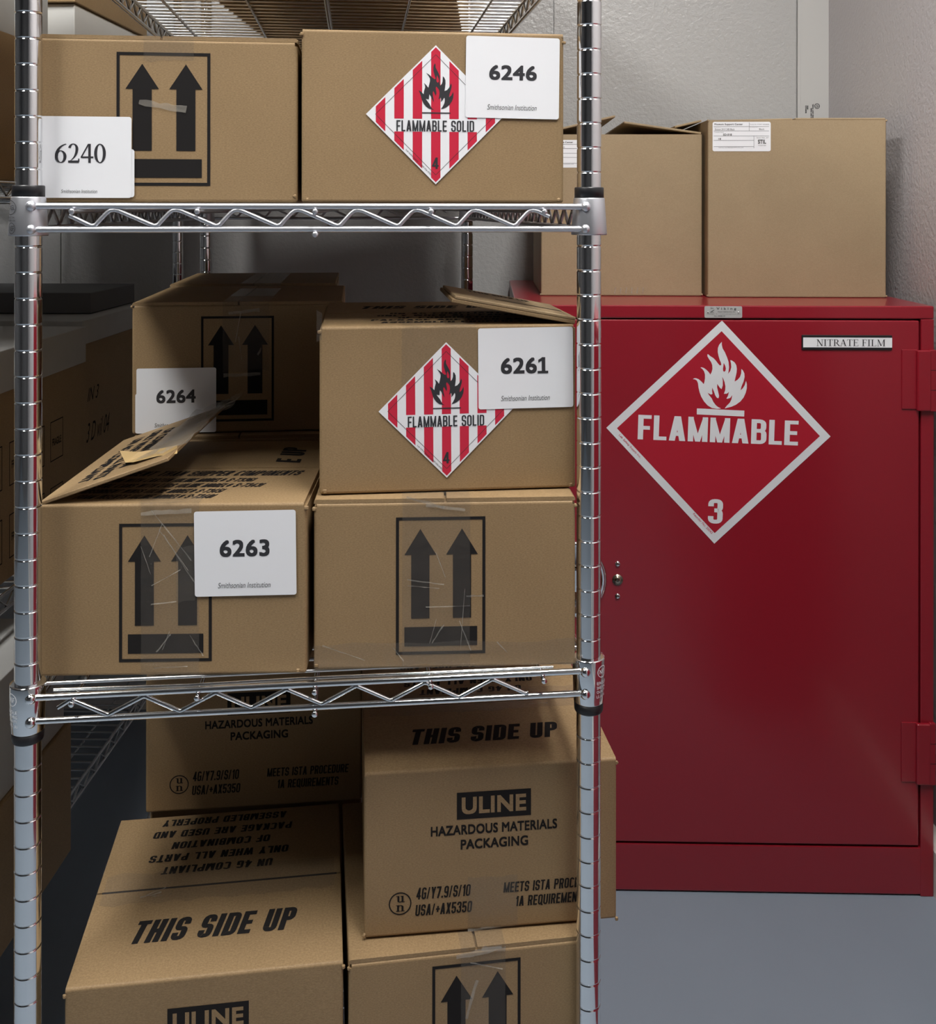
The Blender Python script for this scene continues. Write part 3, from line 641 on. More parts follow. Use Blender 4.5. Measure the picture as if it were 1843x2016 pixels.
def hazard_label(c, cx, cz, r=2.83, rot=0.0):
    a = MB(); co, si = math.cos(rot), math.sin(rot); f = c.front
    pl = Plane(f.p(cx, cz, .022), f.ux * co + f.uy * si, f.uy * co - f.ux * si)
    pgon(a, pl, [(0, -r), (r, 0), (0, r), (-r, 0)], 'paper', .018)
    for k in range(-3, 4):
        xa, xb = (k * .264 - .0675) * r, (k * .264 + .0675) * r
        spans = [(-r, r)] if abs(k) == 3 else [(-r, -.245 * r), (-.06 * r, r)]
        for y0, y1 in spans:
            q = clip_diamond(xa, xb, y0, y1, .97 * r)
            if len(q) > 2: pgon(a, pl, q, 'label_red', .022)
    t = .016; R1 = .865 * r
    for i in range(4):
        p = [(0, -R1), (R1, 0), (0, R1), (-R1, 0)]; stroke(a, pl, p[i], p[(i + 1) % 4], t, 'paper_ink', .026)
    pgon(a, pl, [((x - 751) / 870, (1960 - y) / 870) for x, y in FLAME2], 'paper_ink', .027)
    pgon(a, pl, [((x - 751) / 870, (1960 - y) / 870) for x, y in FLAME2_HOLE], 'label_red', .030)
    rect(a, pl, -.56, .6, .05, .095, 'paper_ink', .03)
    ctext(a, pl, 'FLAMMABLE SOLID', -1.6, 1.57, -.68, -.235, 'paper_ink', .15, .12, .1, 0, .03)
    ctext(a, pl, '4', -.15, .12, -2.2, -1.74, 'paper_ink', .15, .13, .1, 0, .03)
    text(a, pl, 'Lab Safety Supply   1-800-356-0783', -1.42, 0.02, -1.98, -1.9, 'paper_ink', 0, 0, .03, rot=-math.pi / 4)
    a.build('hazard_label', c.root)
def lines(mb, pl, rows, cx, flip=False, shear=0.0, bold=.03, mat='ink', h=.012, rot=0.0):
    for s, wd, y0, y1 in rows: ctext(mb, pl, s, cx - wd / 2, cx + wd / 2, y0, y1, mat, .19, .17, .09, shear + .12, h, rot, flip)
def maker_print(a, pl, dx=0.0):
    bx0, bx1, bz0, bz1 = 3.84 + dx, 6.97 + dx, 4.66, 5.78          # black block with the name cut out
    rect(a, pl, bx0, bx1, bz0, bz1, 'ink'); text(a, pl, 'ULINE', bx0 + .2, bx1 - .2, bz0 + .2, bz1 - .2, a.kraft, .035, 0, .02)
    text(a, pl, 'HAZARDOUS MATERIALS', 2.75 + dx, 8.09 + dx, 4.02, 4.44, 'ink', .03); text(a, pl, 'PACKAGING', 4.0 + dx, 6.85 + dx, 3.40, 3.82, 'ink', .03)
    ring(a, pl, 1.48 + dx, 1.34, .47, .42); serif(a, pl, 'u', 1.3 + dx, 1.68 + dx, 1.4, 1.66, 'ink'); serif(a, pl, 'n', 1.3 + dx, 1.68 + dx, 1.02, 1.28, 'ink')
    ctext(a, pl, '4G/Y7.9/S/10', 2.14 + dx, 4.44 + dx, 1.46, 1.94, 'ink', .17, shear=.1); ctext(a, pl, 'USA/+AX5350', 2.1 + dx, 4.5 + dx, .78, 1.24, 'ink', .17, shear=.1)
    ctext(a, pl, 'MEETS ISTA PROCEDURE', 5.8 + dx, 9.9 + dx, 1.48, 1.9, 'ink', .17, shear=.1); ctext(a, pl, '1A REQUIREMENTS', 6.3 + dx, 9.4 + dx, .87, 1.29, 'ink', .17, shear=.1)
def arrows_print(x0, z0, w_=3.64, h_=5.42):
    def f(a, pl): arrows_icon(a, pl, x0, z0, w_, h_)
    return f
def maker(dx=0.0, mat='kraft'):
    def f(a, pl): a.kraft = mat; maker_print(a, pl, dx)
    return f

# upper shelf
c = carton('brown carton on the upper shelf with two black arrows and white label 6240', (-.5, .62), 0, 47.05, 10.75, 11, 6.62, 'lr', prints=arrows_print(3.66, .66, 3.64, 5.3), ears=((1, .98), (.99, .04)))
number_label(c, '6240', .42, 4.25, .17, 3.38, 1.31, 3.3, 1.55, 2.3, 1.56, 2.94, .36, .5, 0, 'serif', (.5, 4.36, .2, 2.1))
tape_center(c, 4.7, 6.65, 1.0)
scraps(c, c.front, [(5.45, 3.82, -.17, 1.85, .3)])
c = carton('brown carton on the upper shelf with striped hazard diamond and white label 6246', (10.42, .4), 0, 47.05, 10.7, 11, 6.98, 'fb', ears=((0, .97), (.02, .02), (1.0, .95), (.98, .02)))
close_fb(c)
hazard_label(c, 5.4, 3.58, 2.83)
number_label(c, '6246', 6.62, 10.5, 3.46, 6.8, 7.58, 9.56, 5.02, 5.64, 7.52, 9.57, 3.8, 4.02, -.012)
for k in range(6):  # unseen rear rows, added so the filled shelf shades the wall behind
    c = carton('unseen brown carton added for shade behind the two front cartons of the upper shelf', (-.3 + 10.9 * (k % 2), 12.0 + 11.4 * (k // 2)), 0, 47.05, 10.7, 11, (6.1, 6.3, 6.0, 6.4, 6.1, 6.2)[k], 'fb', 'unseen cartons added for shade behind the front row of the upper shelf'); close_fb(c)
for k, (fx, fy) in enumerate(((2.2, 1.5), (4.45, 18.5), (6.6, 35.4))):
    c = carton('large brown carton on the topmost shelf, its base seen through the wires', (fx - 1.3 * 0, fy), -7.5, 58.8, 14.0, 16.4, 14, 'fb', 'cartons on the topmost shelf of the foreground rack'); close_fb(c)
# middle shelf
z = 28.22
c = carton('open brown carton on the middle shelf with raised torn flap and white label 6263', (.12, 1.0), -4.5, z, 10.55, 11, 6.83, 'none', prints=arrows_print(3.14, .55, 3.66, 5.5), ears=((1.0, .97), (.97, .02)))
number_label(c, '6263', 6.12, 10.15, 3.16, 6.55, 7.12, 9.1, 4.72, 5.4, 7.04, 9.12, 3.48, 3.7, .012)
def top63(a, pl):
    ctext(a, pl, 'DIFFERENT THAN SHIPPER COMPONENTS', .9, 9.9, 4.2, 5.0, 'ink', .19, .17, .09, .35)
    for (q, x1, yc) in (('CARTON WITH CARTON (ULINE MODEL# S-7336)', 8.0, 3.5), ('METAL CANS WITH LIDS (ULINE MODEL# S-7343)', 8.5, 2.65), ('ABSORBENT WINGS (ULINE MODEL# S-7345)', 7.0, 1.8), ('FOAM INSERTS (ULINE MODEL# S-7340)', 6.8, 1.0)):
        ctext(a, pl, q, 1.0, x1, yc - .29, yc + .29, 'ink', .19, .17, .1, .4)
T = Plane((c.o.x, c.o.y, c.hb + c.t), (1, 0, 0), (0, 1, 0))
a = MB(); a.rbox(c.o.x + .1, -c.o.x - .1, c.o.y, c.o.y + 5.5, c.hb, c.hb + c.t, 'kraft', .12, 4, 'ft'); top63(a, T); a.build('top_flap', c.root)
a = MB(); a.rbox(c.o.x + .1, -c.o.x - .1, c.o.y + 5.6, -c.o.y, c.hb, c.hb + c.t, 'kraft', .12, 4, 'bt')
ctext(a, T, 'E UP', 7.3, 10.4, 7.4, 8.55, 'ink', .21, .17, .08, .2, rot=math.pi / 2)
a.build('top_flap', c.root)
Rm = Matrix.Translation(Vector((c.o.x + .02, 0, c.hb + .1))) @ Matrix.Rotation(-math.radians(19), 4, 'Y')
a = MB(); a.rbox(0, 5.35, c.o.y + .05, -c.o.y - .05, .0, .15, 'kraft', .03, 1, 'all', Rm)
FP = Plane(Rm @ Vector((0, c.o.y, .15)), (Rm.to_3x3() @ Vector((1, 0, 0))), (0, 1, 0))
for k, (s, y0, y1) in enumerate((('UN 4G COMPLIANT', 1.2, 9.4), ('ONLY WHEN ALL PARTS', .8, 9.8), ('OF COMBINATION', 1.6, 9.0))):
    text(a, FP, s, 1.35 + k * .85 - (y1 - y0) / 2, 1.35 + k * .85 + (y1 - y0) / 2, (y0 + y1) / 2 - .3, (y0 + y1) / 2 + .3, 'ink', .04, .2, rot=-math.pi / 2)
fl63 = a.build('raised_flap', c.root)
a = MB(); film(a, FP, 3.7, 5.7, 1.2, 11.6, 'torn', .05, 5, 14, .14, .35); film(a, FP, 5.0, 6.3, 8.2, 12.2, 'torn', .03, 4, 8, .2, .3); a.build('torn_tape', fl63)
a = MB(); vs = [FP.p(x, y, h) for x, y, h in ((3.0, 2.0, .1), (4.2, 2.6, .12), (5.2, 2.2, .06), (5.5, .9, -.1), (4.6, 1.1, .05), (3.6, 1.2, .12), (2.6, 2.9, .55), (3.5, 2.4, .3))]
a.add(vs, [(0, 1, 5), (1, 2, 4), (1, 4, 5), (2, 3, 4), (0, 6, 7), (0, 7, 1)], 'torn_paper'); a.build('torn_paper', fl63)
a = MB(); film(a, c.front, 4.0, 6.3, .0, 6.9, 'tape', edge=.05); film(a, T, 3.9, 6.3, -.02, .9, 'tape', ny=4, edge=.2); a.build('packing_tape', c.root)
scraps(c, c.front, [(5.2, 5.6, -.9, 2.6, .05), (5.55, 4.6, -1.0, 2.4, .05), (5.3, 5.0, -.95, 2.0, .03), (4.6, 5.4, 1.2, 1.4, .04), (4.2, 4.6, 1.9, 1.2, .03), (4.9, 1.3, .9, .9, .06), (5.0, 1.4, 1.2, .8, .03), (6.2, 1.2, -1.0, 1.0, .05), (4.9, 2.9, .1, 1.0, .05), (5.2, .35, .03, 1.3, .04), (5.0, 6.5, .05, 2.0, .2), (5.0, 3.9, .5, 1.3, .03)])
a = MB(); film(a, c.front, 5.4, 6.15, 2.9, 5.2, 'tape', .03, 3, 6, .03, .1); a.build('packing_tape', c.root)
c = carton('brown carton with black arrows under the carton labelled 6261 on the middle shelf', (10.92, .42), -3.3, z, 10.6, 11, 6.85, 'lr', prints=arrows_print(3.3, .56, 3.62, 5.55), ears=((0, .95), (1.0, .95), (.01, .03)))
tape_center(c, 3.55, 6.3, 6.7, 1.5)
a = MB(); film(a, c.front, .02, c.W - .02, .0, 1.05, 'tape', nx=14, ny=4, edge=.08); a.build('packing_tape', c.root)
scraps(c, c.front, [(4.5, 3.5, -.15, 1.5, .05), (4.4, 3.3, -.1, 1.3, .03), (5.4, 2.5, .02, 1.8, .04), (6.5, 2.9, .02, .7, .08), (5.0, 1.4, 1.0, .9, .06), (4.8, 1.5, 1.3, 1.0, .03), (6.1, 1.3, -1.2, 1.3, .05), (6.0, 2.0, 1.5, 2.4, .03), (1.2, .7, -.35, 1.8, .05), (4.5, 6.72, -.28, 1.6, .12), (5.3, 6.5, -.15, 1.6, .14), (7.6, .8, -.8, .6, .05), (3.4, .6, -.9, .7, .04), (5.1, 4.2, -1.2, 1.1, .04)])
c = carton('brown carton with striped hazard diamond and white label 6261 on the middle shelf', (11.12, 1.0), 0, 35.12, 10.65, 11, 6.85, 'none', ears=((0, .97), (.02, .02), (.98, .02)))
T = Plane((c.o.x, c.o.y, c.hb + c.t), (1, 0, 0), (0, 1, 0))
a = MB(); a.rbox(c.o.x + .1, -c.o.x - .1, c.o.y, c.o.y + 5.5, c.hb, c.hb + c.t, 'kraft', .12, 4, 'ft')
lines(a, T, [('UN 4G COMPLIANT', 5.2, 4.7, 5.2), ('ONLY WHEN ALL PARTS', 6.4, 3.8, 4.3), ('OF COMBINATION', 4.6, 2.9, 3.4), ('PACKAGE ARE USED AND', 7.0, 2.0, 2.5), ('ASSEMBLED PROPERLY', 6.2, 1.1, 1.6)], 5.6); a.build('top_flap', c.root)
a = MB(); a.rbox(c.o.x + .1, -c.o.x - .1, c.o.y + 5.6, -c.o.y, c.hb, c.hb + c.t, 'kraft', .12, 4, 'bt'); ctext(a, T, 'THIS SIDE UP', 1.6, 8.2, 7.3, 8.6, 'ink', .21, .17, .08, .2); a.build('top_flap', c.root)
Rm = Matrix.Translation(Vector((-c.o.x - .02, 0, c.hb + .14))) @ Matrix.Rotation(math.radians(10.5), 4, 'Y')
a = MB(); a.rbox(-5.3, 0, c.o.y + .1, -c.o.y - 4.8, .0, .17, 'kraft', .03, 1, 'all', Rm); a.rbox(-5.2, 0, c.o.y + .1, -c.o.y - 4.9, .17, .3, 'kraft_in', .03, 1, 'all', Rm)
FP = Plane(Rm @ Vector((0, c.o.y, .3)), Rm.to_3x3() @ Vector((1, 0, 0)), (0, 1, 0)); text(a, FP, 'THIS SIDE UP', -4.2, -1.2, 4.6, 5.3, 'ink', .04); rect(a, FP, -3.2, -.2, 2.2, 2.45, 'ink')
a.build('raised_flap', c.root)
hazard_label(c, 5.2, 3.37, 2.80, .006)
number_label(c, '6261', 6.52, 10.52, 3.38, 6.74, 7.46, 9.44, 4.82, 5.5, 7.46, 9.52, 3.7, 3.92, .008)
tape_center(c, 3.35, 6.45, 2.4, 1.0)
a = MB(); film(a, c.front, -.12, .1, 6.3, 7.5, 'tape', .02, 2, 4, .1, .1); a.build('tape_scrap', c.root)
c = carton('plain brown carton beneath the shadowed carton labelled 6264', (1.2, 12.6), 0, z, 10.8, 11, 6.85, 'lr')
c = carton('shadowed brown carton deep on the middle shelf with white label 6264', (1.07, 13.3), 0, 35.12, 10.82, 11, 6.8, 'lr', prints=arrows_print(3.5, .56, 3.74, 5.5), ears=((0, .97), (.02, .02)))
number_label(c, '6264', .24, 4.28, 0.04, 3.4, 1.24, 3.24, 1.58, 2.28, 1.15, 3.2, .34, .56, 0.0, 'sans', (.18, 2, .04, 2.1))
tape_center(c, 4.6, 7.0, 3.6, 8.5)
scraps(c, c.front, [(5.6, 3.0, .03, 1.9, .18), (5.4, 5.5, 1.4, 1.6, .06), (5.7, 6.3, .1, 1.6, .2), (6.5, 4.2, 1.1, .4, .1), (5.5, 4.4, 1.7, 1.2, .05)])
a = MB(); film(a, Plane((c.o.x, c.o.y, c.H), (1, 0, 0), (0, 1, 0)), 4.6, 7.0, 3, 8.5, 'torn', .04, ny=5); a.build('packing_tape', c.root)
c = carton('plain brown carton supporting the rearmost shadowed carton of the middle shelf', (1.3, 25.2), 0, z, 10.6, 11, 6.85, 'lr')
c = carton('rearmost shadowed brown carton of the middle shelf with pale tape on its lid', (.9, 25.0), 0, 35.12, 10.4, 11, 6.9, 'lr')
tape_center(c, 4.4, 6.9, 2.0, 10, 'torn')
# bottom shelf
z = 9.66
def this_up(x0, x1, y0, y1): return lambda a, pl: ctext(a, pl, 'THIS SIDE UP', x0, x1, y0, y1, 'ink', .21, .17, .08, .2)
def upside(cx, y): return lambda a, pl: lines(a, pl, [('UN 4G COMPLIANT', 5.0, y, y + .52), ('ONLY WHEN ALL PARTS', 6.4, y + .92, y + 1.44), ('OF COMBINATION', 4.6, y + 1.84, y + 2.36), ('PACKAGE ARE USED AND', 6.6, y + 2.76, y + 3.28), ('ASSEMBLED PROPERLY', 6.0, y + 3.68, y + 4.2)], cx, flip=True, bold=.04)
c = carton('brown carton at lower left, front of the bottom shelf, large words on lid', (1.42, -.17), 1.8, z, 10.7, 11.1, 6.94, 'fb', prints=maker(.02), ears=((0, .96), (1.0, .97)))
close_fb(c, this_up(1.95, 8.85, 2.15, 3.5), upside(5.1, 6.5))
a = MB(); film(a, c.ttop, .3, 10.4, 4.6, 6.7, 'tape', .025, 16, 5, .02, .12); a.build('packing_tape', c.root)
scraps(c, c.ttop, [(2.4, 5.1, .3, .9, .1), (2.6, 5.3, .5, .9, .06), (2.9, 5.0, .1, .8, .05)])
a = MB(); a.box(c.o.x + .25, -c.o.x - .2, -.06, .06, c.hb + .1, c.H + .004, 'dark'); a.build('lid_seam', c.root)
c = carton('brown carton with black arrows at the bottom, below the overhanging carton', (12.33, .15), 2.2, z, 10.4, 11, 6.94, 'lr', prints=arrows_print(3.38, .95, 3.65, 5.42), ears=((0, .96),))
tape_center(c, 4.55, 6.4, 6.5, 1.2)
scraps(c, c.front, [(5.3, 6.8, .1, 1.9, .22), (5.9, 6.85, -.1, 1.0, .2), (5.0, 4.9, 1.3, 1.6, .12), (5.6, 6.2, -.3, 1.4, .05)])
c = carton('brown carton overhanging past the right post with printed black name block', (12.96, 1.25), .3, 16.68, 10.66, 11, 6.82, 'fb', prints=maker(0), ears=((0, .02), (1.0, .97), (1.0, .0)))
close_fb(c, this_up(1.95, 8.75, 2.0, 3.3), upside(5.2, 6.5))
a = MB(); film(a, c.front, 4.3, 6.4, 0, 2.2, 'tape', edge=.06); a.build('packing_tape', c.root)
a = MB(); film(a, c.ttop, .3, 10.4, 4.6, 6.7, 'tape', .025, 16, 5, .02, .12); a.build('packing_tape', c.root)
scraps(c, c.ttop, [(8.0, 5.6, .3, .9, .12), (7.7, 5.2, .1, .8, .08), (8.2, 5.0, .0, .9, .06), (9.8, 5.5, .4, .8, .1)]); scraps(c, c.front, [(5.0, .08, .05, 1.4, .1)])
c = carton('brown carton hidden in the dark under the rear printed carton of the bottom shelf', (2.3, 11.75), 0, z, 10.6, 11, 6.9, 'fb'); close_fb(c)
c = carton('shadowed brown carton with printed name block, behind the lower left carton', (2.2, 11.2), 0, 16.68, 10.7, 11, 6.85, 'fb', prints=maker(.15)); close_fb(c, this_up(1.95, 8.75, 2.0, 3.3))

# ------------------------------------------------------------------ red cabinet
KH = 40.2; KW = 28.45; KD = 24.2
def cabinet(label, uc, vc, rz, KW, KD, detail=True):
    ux, uy, _ = RW(uc, vc)
    root = thing('storage_cabinet', label, 'cabinet', (ux, uy, 0), rz)
    X = lambda u: u + KW / 2                     # u from the right front edge, negative to the left
    F = -KD / 2
    a = MB()
    a.rbox(X(-KW), X(0), F + .9, KD / 2, 0.0, KH - .02, 'red', .08, 2)             # carcass
    a.rbox(X(-KW), X(0), F, KD / 2, KH - .88, KH, 'red', .09, 3)                   # lid with its front lip
    a.rbox(X(-.88), X(0), F, F + 1.2, 0, KH - .9, 'red', .05, 2)                     # right stile
    a.rbox(X(-KW), X(-KW + .88), F, F + 1.2, 0, KH - .9, 'red', .05, 2)
    a.rbox(X(-KW + .9), X(-.80), F + .03, F + 1.2, 0.12, 3.3, 'red', .06, 2)        # kick panel
    a.build('cabinet_body', root)
    a = MB(); a.rbox(X(-KW + 1.0), X(-1.0), F - .01, F + .85, 3.46, KH - .99, 'red', .09, 3); door = a.build('door', root)
    front = Plane((X(0), F - .01, 0), (1, 0, 0), (0, 0, 1))
    for hz in (7.75, 33.1):
        h = 4.15; a = MB()
        a.rbox(X(-2.2), X(-1.15), F - .10, F, hz + .1, hz + h, 'red', .04, 2); a.rbox(X(-1.25), X(-.32), F - .34, F, hz, hz + h - .02, 'red', .1, 3)
        a.rbox(X(-.36), X(.06), F - .24, F + .3, hz - .05, hz + h, 'red', .06, 2)
        for k in (1.4, 2.75): a.box(X(-.36), X(.065), F - .245, F, hz + k, hz + k + .04, 'dark')
        a.build('hinge', root)
    if not detail: return root
    a = MB(); a.lathe([(.001, .0), (2.65, .0), (2.68, -.05), (2.5, -.14), (2.3, -.1), (1.6, .12), (.001, .2)], 'chrome', (X(-24.87), F - .02, 21.4), 48, 'y')
    a.rbox(X(-26.6), X(-23.1), F - .32, F - .12, 20.6, 22.2, 'chrome', .1, 2); a.build('latch_handle', door)
    a = MB(); a.lathe([(.001, -.16), (.2, -.16), (.24, -.1), (.24, -.07), (.36, -.07), (.38, 0), (.38, .05)], 'brass', (X(-21.46), F - .01, 21.4), 24, 'y'); a.box(X(-21.49), X(-21.43), F - .18, F - .16, 21.28, 21.5, 'dark'); a.build('lock', door)
    for hz in (22.48, 20.27):
        a = MB(); a.lathe([(.001, -.12), (.13, -.1), (.19, -.03), (.2, .02)], 'chrome', (X(-21.46), F - .01, hz), 16, 'y'); a.box(X(-21.6), X(-21.32), F - .135, F - .11, hz - .02, hz + .02, 'dark'); a.build('screw', door)
    a = MB(); rr = .1
    a.prism([(X(x), F - .012, zz) for x, zz in rrect_pts(-15.56, -13.0, 39.36, 40.16, .09)], (0, -.03, 0), 'steel')
    pn = Plane((X(0), F - .045, 0), (1, 0, 0), (0, 0, 1))
    text(a, pn, 'V i k i n g', -14.75, -13.4, 39.87, 40.08, 'grey_ink', .03); text(a, pn, 'Metal Cabinet Co., Inc.', -14.65, -13.45, 39.73, 39.82, 'grey_ink', .01)
    text(a, pn, 'Chicago, IL - www.vikingmetal.com', -15.4, -13.1, 39.59, 39.66, 'grey_ink', .0); text(a, pn, 'No. 30080 W', -14.9, -14.15, 39.45, 39.53, 'grey_ink', .01)
    pgon(a, pn, [(-15.2, 39.75), (-14.95, 39.9), (-14.86, 39.92), (-15.02, 39.78)], 'grey_ink'); text(a, pn, 'fm', -15.15, -14.95, 39.98, 40.06, 'grey_ink', .03); rect(a, pn, -15.18, -14.92, 39.72, 39.74, 'grey_ink')
    for x in (-15.32, -13.25): a.lathe([(.001, -.06), (.05, -.05), (.06, 0)], 'chrome', (X(x), F - .04, 39.75), 10, 'y')
    a.build('nameplate', root)
    a = MB(); a.rbox(X(-8.97), X(-2.86), F - .10, F - .005, 37.2, 38.22, 'black_plastic', .03, 1)
    hp = Plane((X(0), F - .10, 0), (1, 0, 0), (0, 0, 1)); rect(a, hp, -8.88, -2.87, 37.38, 38.05, 'paper', .01)
    serif(a, hp, 'NITRATE FILM', -7.98, -3.32, 37.47, 37.93, 'paper_ink', .018); a.build('label_holder', door)
    # large diamond placard
    a = MB(); cx, cz, r, rot = -14.62, 31.55, 7.63, -.033
    co, si = math.cos(rot), math.sin(rot)
    pp = Plane(front.p(cx, cz), front.ux * co + front.uy * si, front.uy * co - front.ux * si); p0 = Plane(front.p(cx, cz), front.ux, front.uy)
    pgon(a, pp, [(0, -r), (r, 0), (0, r), (-r, 0)], 'placard_white', .02); q = r * .905
    pgon(a, pp, [(0, -q), (q, 0), (0, q), (-q, 0)], 'placard_red', .026)
    k = 364.0
    pgon(a, p0, [((x - 743) / k, (2394 - y) / k) for x, y in FLAME], 'placard_white', .032); pgon(a, p0, [((x - 743) / k, (2394 - y) / k) for x, y in FLAME_HOLE], 'placard_red', .036)
    pgon(a, p0, [((x - 743) / k, (2394 - y) / k) for x, y in ((215, 1805), (1390, 1855), (1385, 2003), (213, 1955))][::-1], 'placard_white', .032)
    ctext(a, pp, 'FLAMMABLE', -5.47, 5.43, -.70, .98, 'placard_white', .17, .15, .075, 0, .032)
    ctext(a, pp, '3', -.5, .5, -6.25, -4.58, 'placard_white', .18, .16, .07, 0, .032)
    text(a, pp, 'Lab Safety Supply Inc.', -7.05, -4.9, -1.3, -1.12, 'label_red', 0, 0, .03, rot=-math.pi / 4)
    text(a, pp, 'Reorder No. 20043', -1.75, 0.1, -6.35, -6.19, 'label_red', 0, 0, .03, rot=-math.pi / 4)
    a.build('placard', door)
    return root
cabinet('red steel cabinet standing against the back wall with a flammable diamond placard', -KW / 2, KD / 2, RY, KW, KD)

cabinet('second red steel cabinet against the right wall, seen only as stripes in chrome posts', -4.6, -36.5, RY - math.pi / 2, 20.0, 9.4, False)
# cartons standing on the cabinet
def room_carton(label, u, v, z, W, D, H, yaw=0.0, mat='kraft_grey', name='cardboard_box', group='plain cartons on top of the red cabinet', ears=()):
    x, y, _ = RW(u, v); return carton(label, (x, y), math.degrees(RY) + yaw, z, W, D, H, 'none', group, mat, None, name, ears)
def ship_label(c, x0, x1, z0, z1):
    a = MB(); pl = c.front; pgon(a, pl, rrect_pts(x0, x1, z0, z1, .14), 'paper', .02); w_, h_ = x1 - x0, z1 - z0
    X = lambda f: x0 + f * w_; Z = lambda f: z0 + (1 - f) * h_
    def hl(fa, fb, fy): rect(a, pl, X(fa), X(fb), Z(fy) - .012, Z(fy) + .012, 'grey_ink', .028)
    def vl(fx, fa, fb): rect(a, pl, X(fx) - .012, X(fx) + .012, Z(fb), Z(fa), 'grey_ink', .028)
    def tx(s, fa, fb, ya, yb, bold=.0): text(a, pl, s, X(fa), X(fb), Z(yb), Z(ya), 'grey_ink', bold, 0, .028)
    for y in (.16, .31): hl(.02, .97, y)
    hl(.02, .97, .48); hl(.02, .71, .63); hl(.02, .71, .84); vl(.63, .02, .31); vl(.71, .48, .9)
    tx('Museum Support Center', .03, .52, .05, .13, .03); tx('Project No. 43-2017-100-B0096', .64, .97, .07, .11); tx('Description', .03, .14, .18, .2); tx('Boston 24 X 24B Black', .04, .38, .22, .29); tx('Black', .8, .89, .22, .28)
    tx('Drawing Part', .64, .78, .18, .2); tx('Customer Ref #', .03, .19, .34, .37); tx('SD-018', .18, .33, .40, .47, .03); tx('18', .1, .145, .55, .61, .03)
    tx('STIL', .78, .92, .60, .75, .05); tx('TOGETHER', .78, .92, .79, .82); tx('Item No. 37', .76, .96, .52, .56); tx('CONTACT US THROUGH WWW.STIL.COM', .1, .53, .86, .89)
    a.build('shipping_label', c.root)
c = room_carton('square brown carton on the red cabinet, half behind the right post of the rack', -26.36, 7.4, KH, 12.16, 14, 12.4, ears=((0, .01), (1.0, .01)))
ship_label(c, .15, 4.5, 9.72, 11.82)
for sx, ln, ang, y0, y1 in ((-1, 5.75, 13, .1, 13.6), (1, 5.9, 8.2, .3, 13.4)):
    Rm = Matrix.Translation(Vector((sx * c.W / 2 * .995, c.o.y, c.hb + .02))) @ Matrix.Rotation(math.radians(ang) * sx, 4, 'Y')
    a = MB()
    if sx < 0: a.rbox(0, ln, y0, y1, 0, .16, 'kraft_grey', .03, 1, 'all', Rm)
    else: a.rbox(-ln, 0, y0, y1, 0, .16, 'kraft_grey', .03, 1, 'all', Rm)
    a.build('top_flap', c.root)
scraps(c, c.front, [(5.6 + k * .42, .42, 1.4 + .1 * (k % 2), .5, .09) for k in range(6)])
c = room_carton('large square brown carton on the red cabinet beside the right wall', -13.98, 6.4, KH, 13.2, 13.5, 13.4, ears=((0, .01), (1.0, .01), (0, .985), (1.0, .985)))
ship_label(c, .34, 4.65, 10.9, 13.1)
a = MB(); a.rbox(c.o.x + .05, c.o.x + 6.3, c.o.y + .1, -c.o.y - .1, c.hb, c.H - .02, 'kraft_grey', .05, 2, 'all', Matrix.Translation(Vector((0, 0, c.hb))) @ Matrix.Rotation(-.022, 4, 'Y') @ Matrix.Translation(Vector((0, 0, -c.hb)))); a.build('top_flap', c.root)
a = MB(); a.rbox(c.o.x + 6.5, -c.o.x - .05, c.o.y + .05, -c.o.y - .05, c.hb, c.hb + .15, 'kraft_grey', .05, 2); a.build('top_flap', c.root)
Rm = Matrix.Translation(Vector((c.o.x + .05, 0, c.hb + .08))) @ Matrix.Rotation(-math.radians(13), 4, 'Y')
a = MB(); a.rbox(-2.1, 0, c.o.y + 2.5, -c.o.y - .2, 0, .16, 'kraft_grey', .03, 1, 'all', Rm); a.build('outer_flap', c.root)

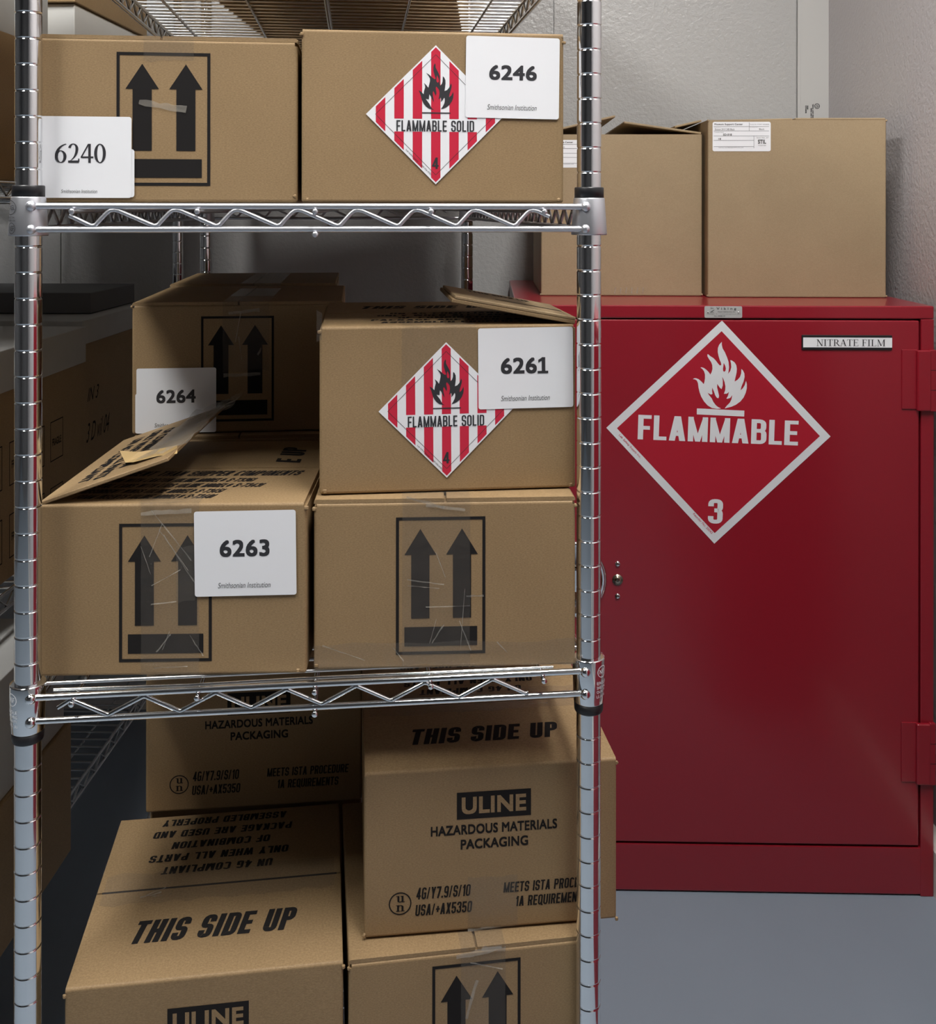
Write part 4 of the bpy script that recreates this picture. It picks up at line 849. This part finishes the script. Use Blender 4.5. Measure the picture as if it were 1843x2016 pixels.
# ------------------------------------------------------------------ boxes on the left rack (room axes)
def lidded(label, u1, v0, z, W, D, H, lid, body_mat, lid_mat, name='archive_box', prints=None):
    x, y, _ = RW(u1 - W / 2, v0 + D / 2); root = thing(name, label, 'box', (x, y, z), RY, 'boxes on the left rack')
    a = MB(); a.rbox(-W / 2 + .12, W / 2 - .12, -D / 2 + .12, D / 2 - .12, 0, H - .1, body_mat, .06, 2)
    if prints: prints(a, Plane((W / 2 - .12, -D / 2, 0), (0, 1, 0), (0, 0, 1)))
    a.build('box_body', root)
    if lid:
        a = MB(); a.rbox(-W / 2, W / 2, -D / 2, D / 2, H - lid, H, lid_mat, .05, 2); a.build('lid', root)
    return root
def side_print(a, pl):
    for k in range(4):
        y0 = .8 + 2.9 * k
        for z0 in (1.2, 5.6):
            for q in ((y0, y0 + 2.0, z0, z0 + .07), (y0, y0 + 2.0, z0 + 2.6, z0 + 2.67), (y0, y0 + .07, z0, z0 + 2.6), (y0 + 1.93, y0 + 2.0, z0, z0 + 2.6)): rect(a, pl, *q)
            text(a, pl, 'FRAGILE', y0 + .3, y0 + 1.7, z0 + 1.0, z0 + 1.5)
def scrawl(a, pl):
    text(a, pl, 'IN 3', 1.2, 3.4, 8.2, 9.2, 'ink', .0, .4); text(a, pl, '3 D vil 04', 1.0, 5.6, 5.2, 6.6, 'ink', -.01, .5); text(a, pl, 'N 2', 1.0, 2.2, 2.6, 3.5, 'ink', .0, .3)
zt = 24.3
lidded('brown carton with grey lid and line print, at far left edge', -59.3, -12.5, zt, 17, 15.2, 14.0, 2.55, 'kraft', 'grey_board', prints=side_print)
lidded('brown carton with grey lid and black scrawl, right of the left post', -59.8, 3.3, zt, 17, 15.0, 14.3, 1.75, 'kraft', 'grey_board', prints=scrawl)
lidded('low dark grey box at the back of the left rack', -61, 8.0, zt + 14.36, 15, 10.0, 1.7, 0, 'dark_board', 'dark_board')
zt = 48.46
lidded('tall brown carton with curved dark top edge at the upper left edge of the photo', -58.9, -15.5, zt, 16, 12.5, 8.9, 0, 'kraft', 'kraft', 'cardboard_box')
lidded('grey box lying on the brown carton at the upper left corner', -59.2, -15.5, zt + 8.85, 15, 12.0, 6.0, 0, 'grey_board', 'grey_board')
lidded('white archive box standing behind the left post above the carton labelled 6240', -58.9, -.2, zt, 9, 13.0, 12.6, 0, 'white_board', 'white_board')
lidded('brown carton lying on the white archive box at the upper left', -58.7, -.6, zt + 12.56, 10, 15.0, 9.0, 0, 'kraft', 'kraft', 'cardboard_box')
zt = 7.06
lidded('dark brown carton on the lowest shelf of the left rack', -56.0, -25.0, zt, 17, 17.6, 8.1, 0, 'kraft', 'kraft', 'cardboard_box')
lidded('grey box on the dark brown carton of the lowest left shelf', -56.2, -25.0, zt + 8.05, 16, 17.0, 6.6, 0, 'grey_board', 'grey_board')
bpy.context.view_layer.update()
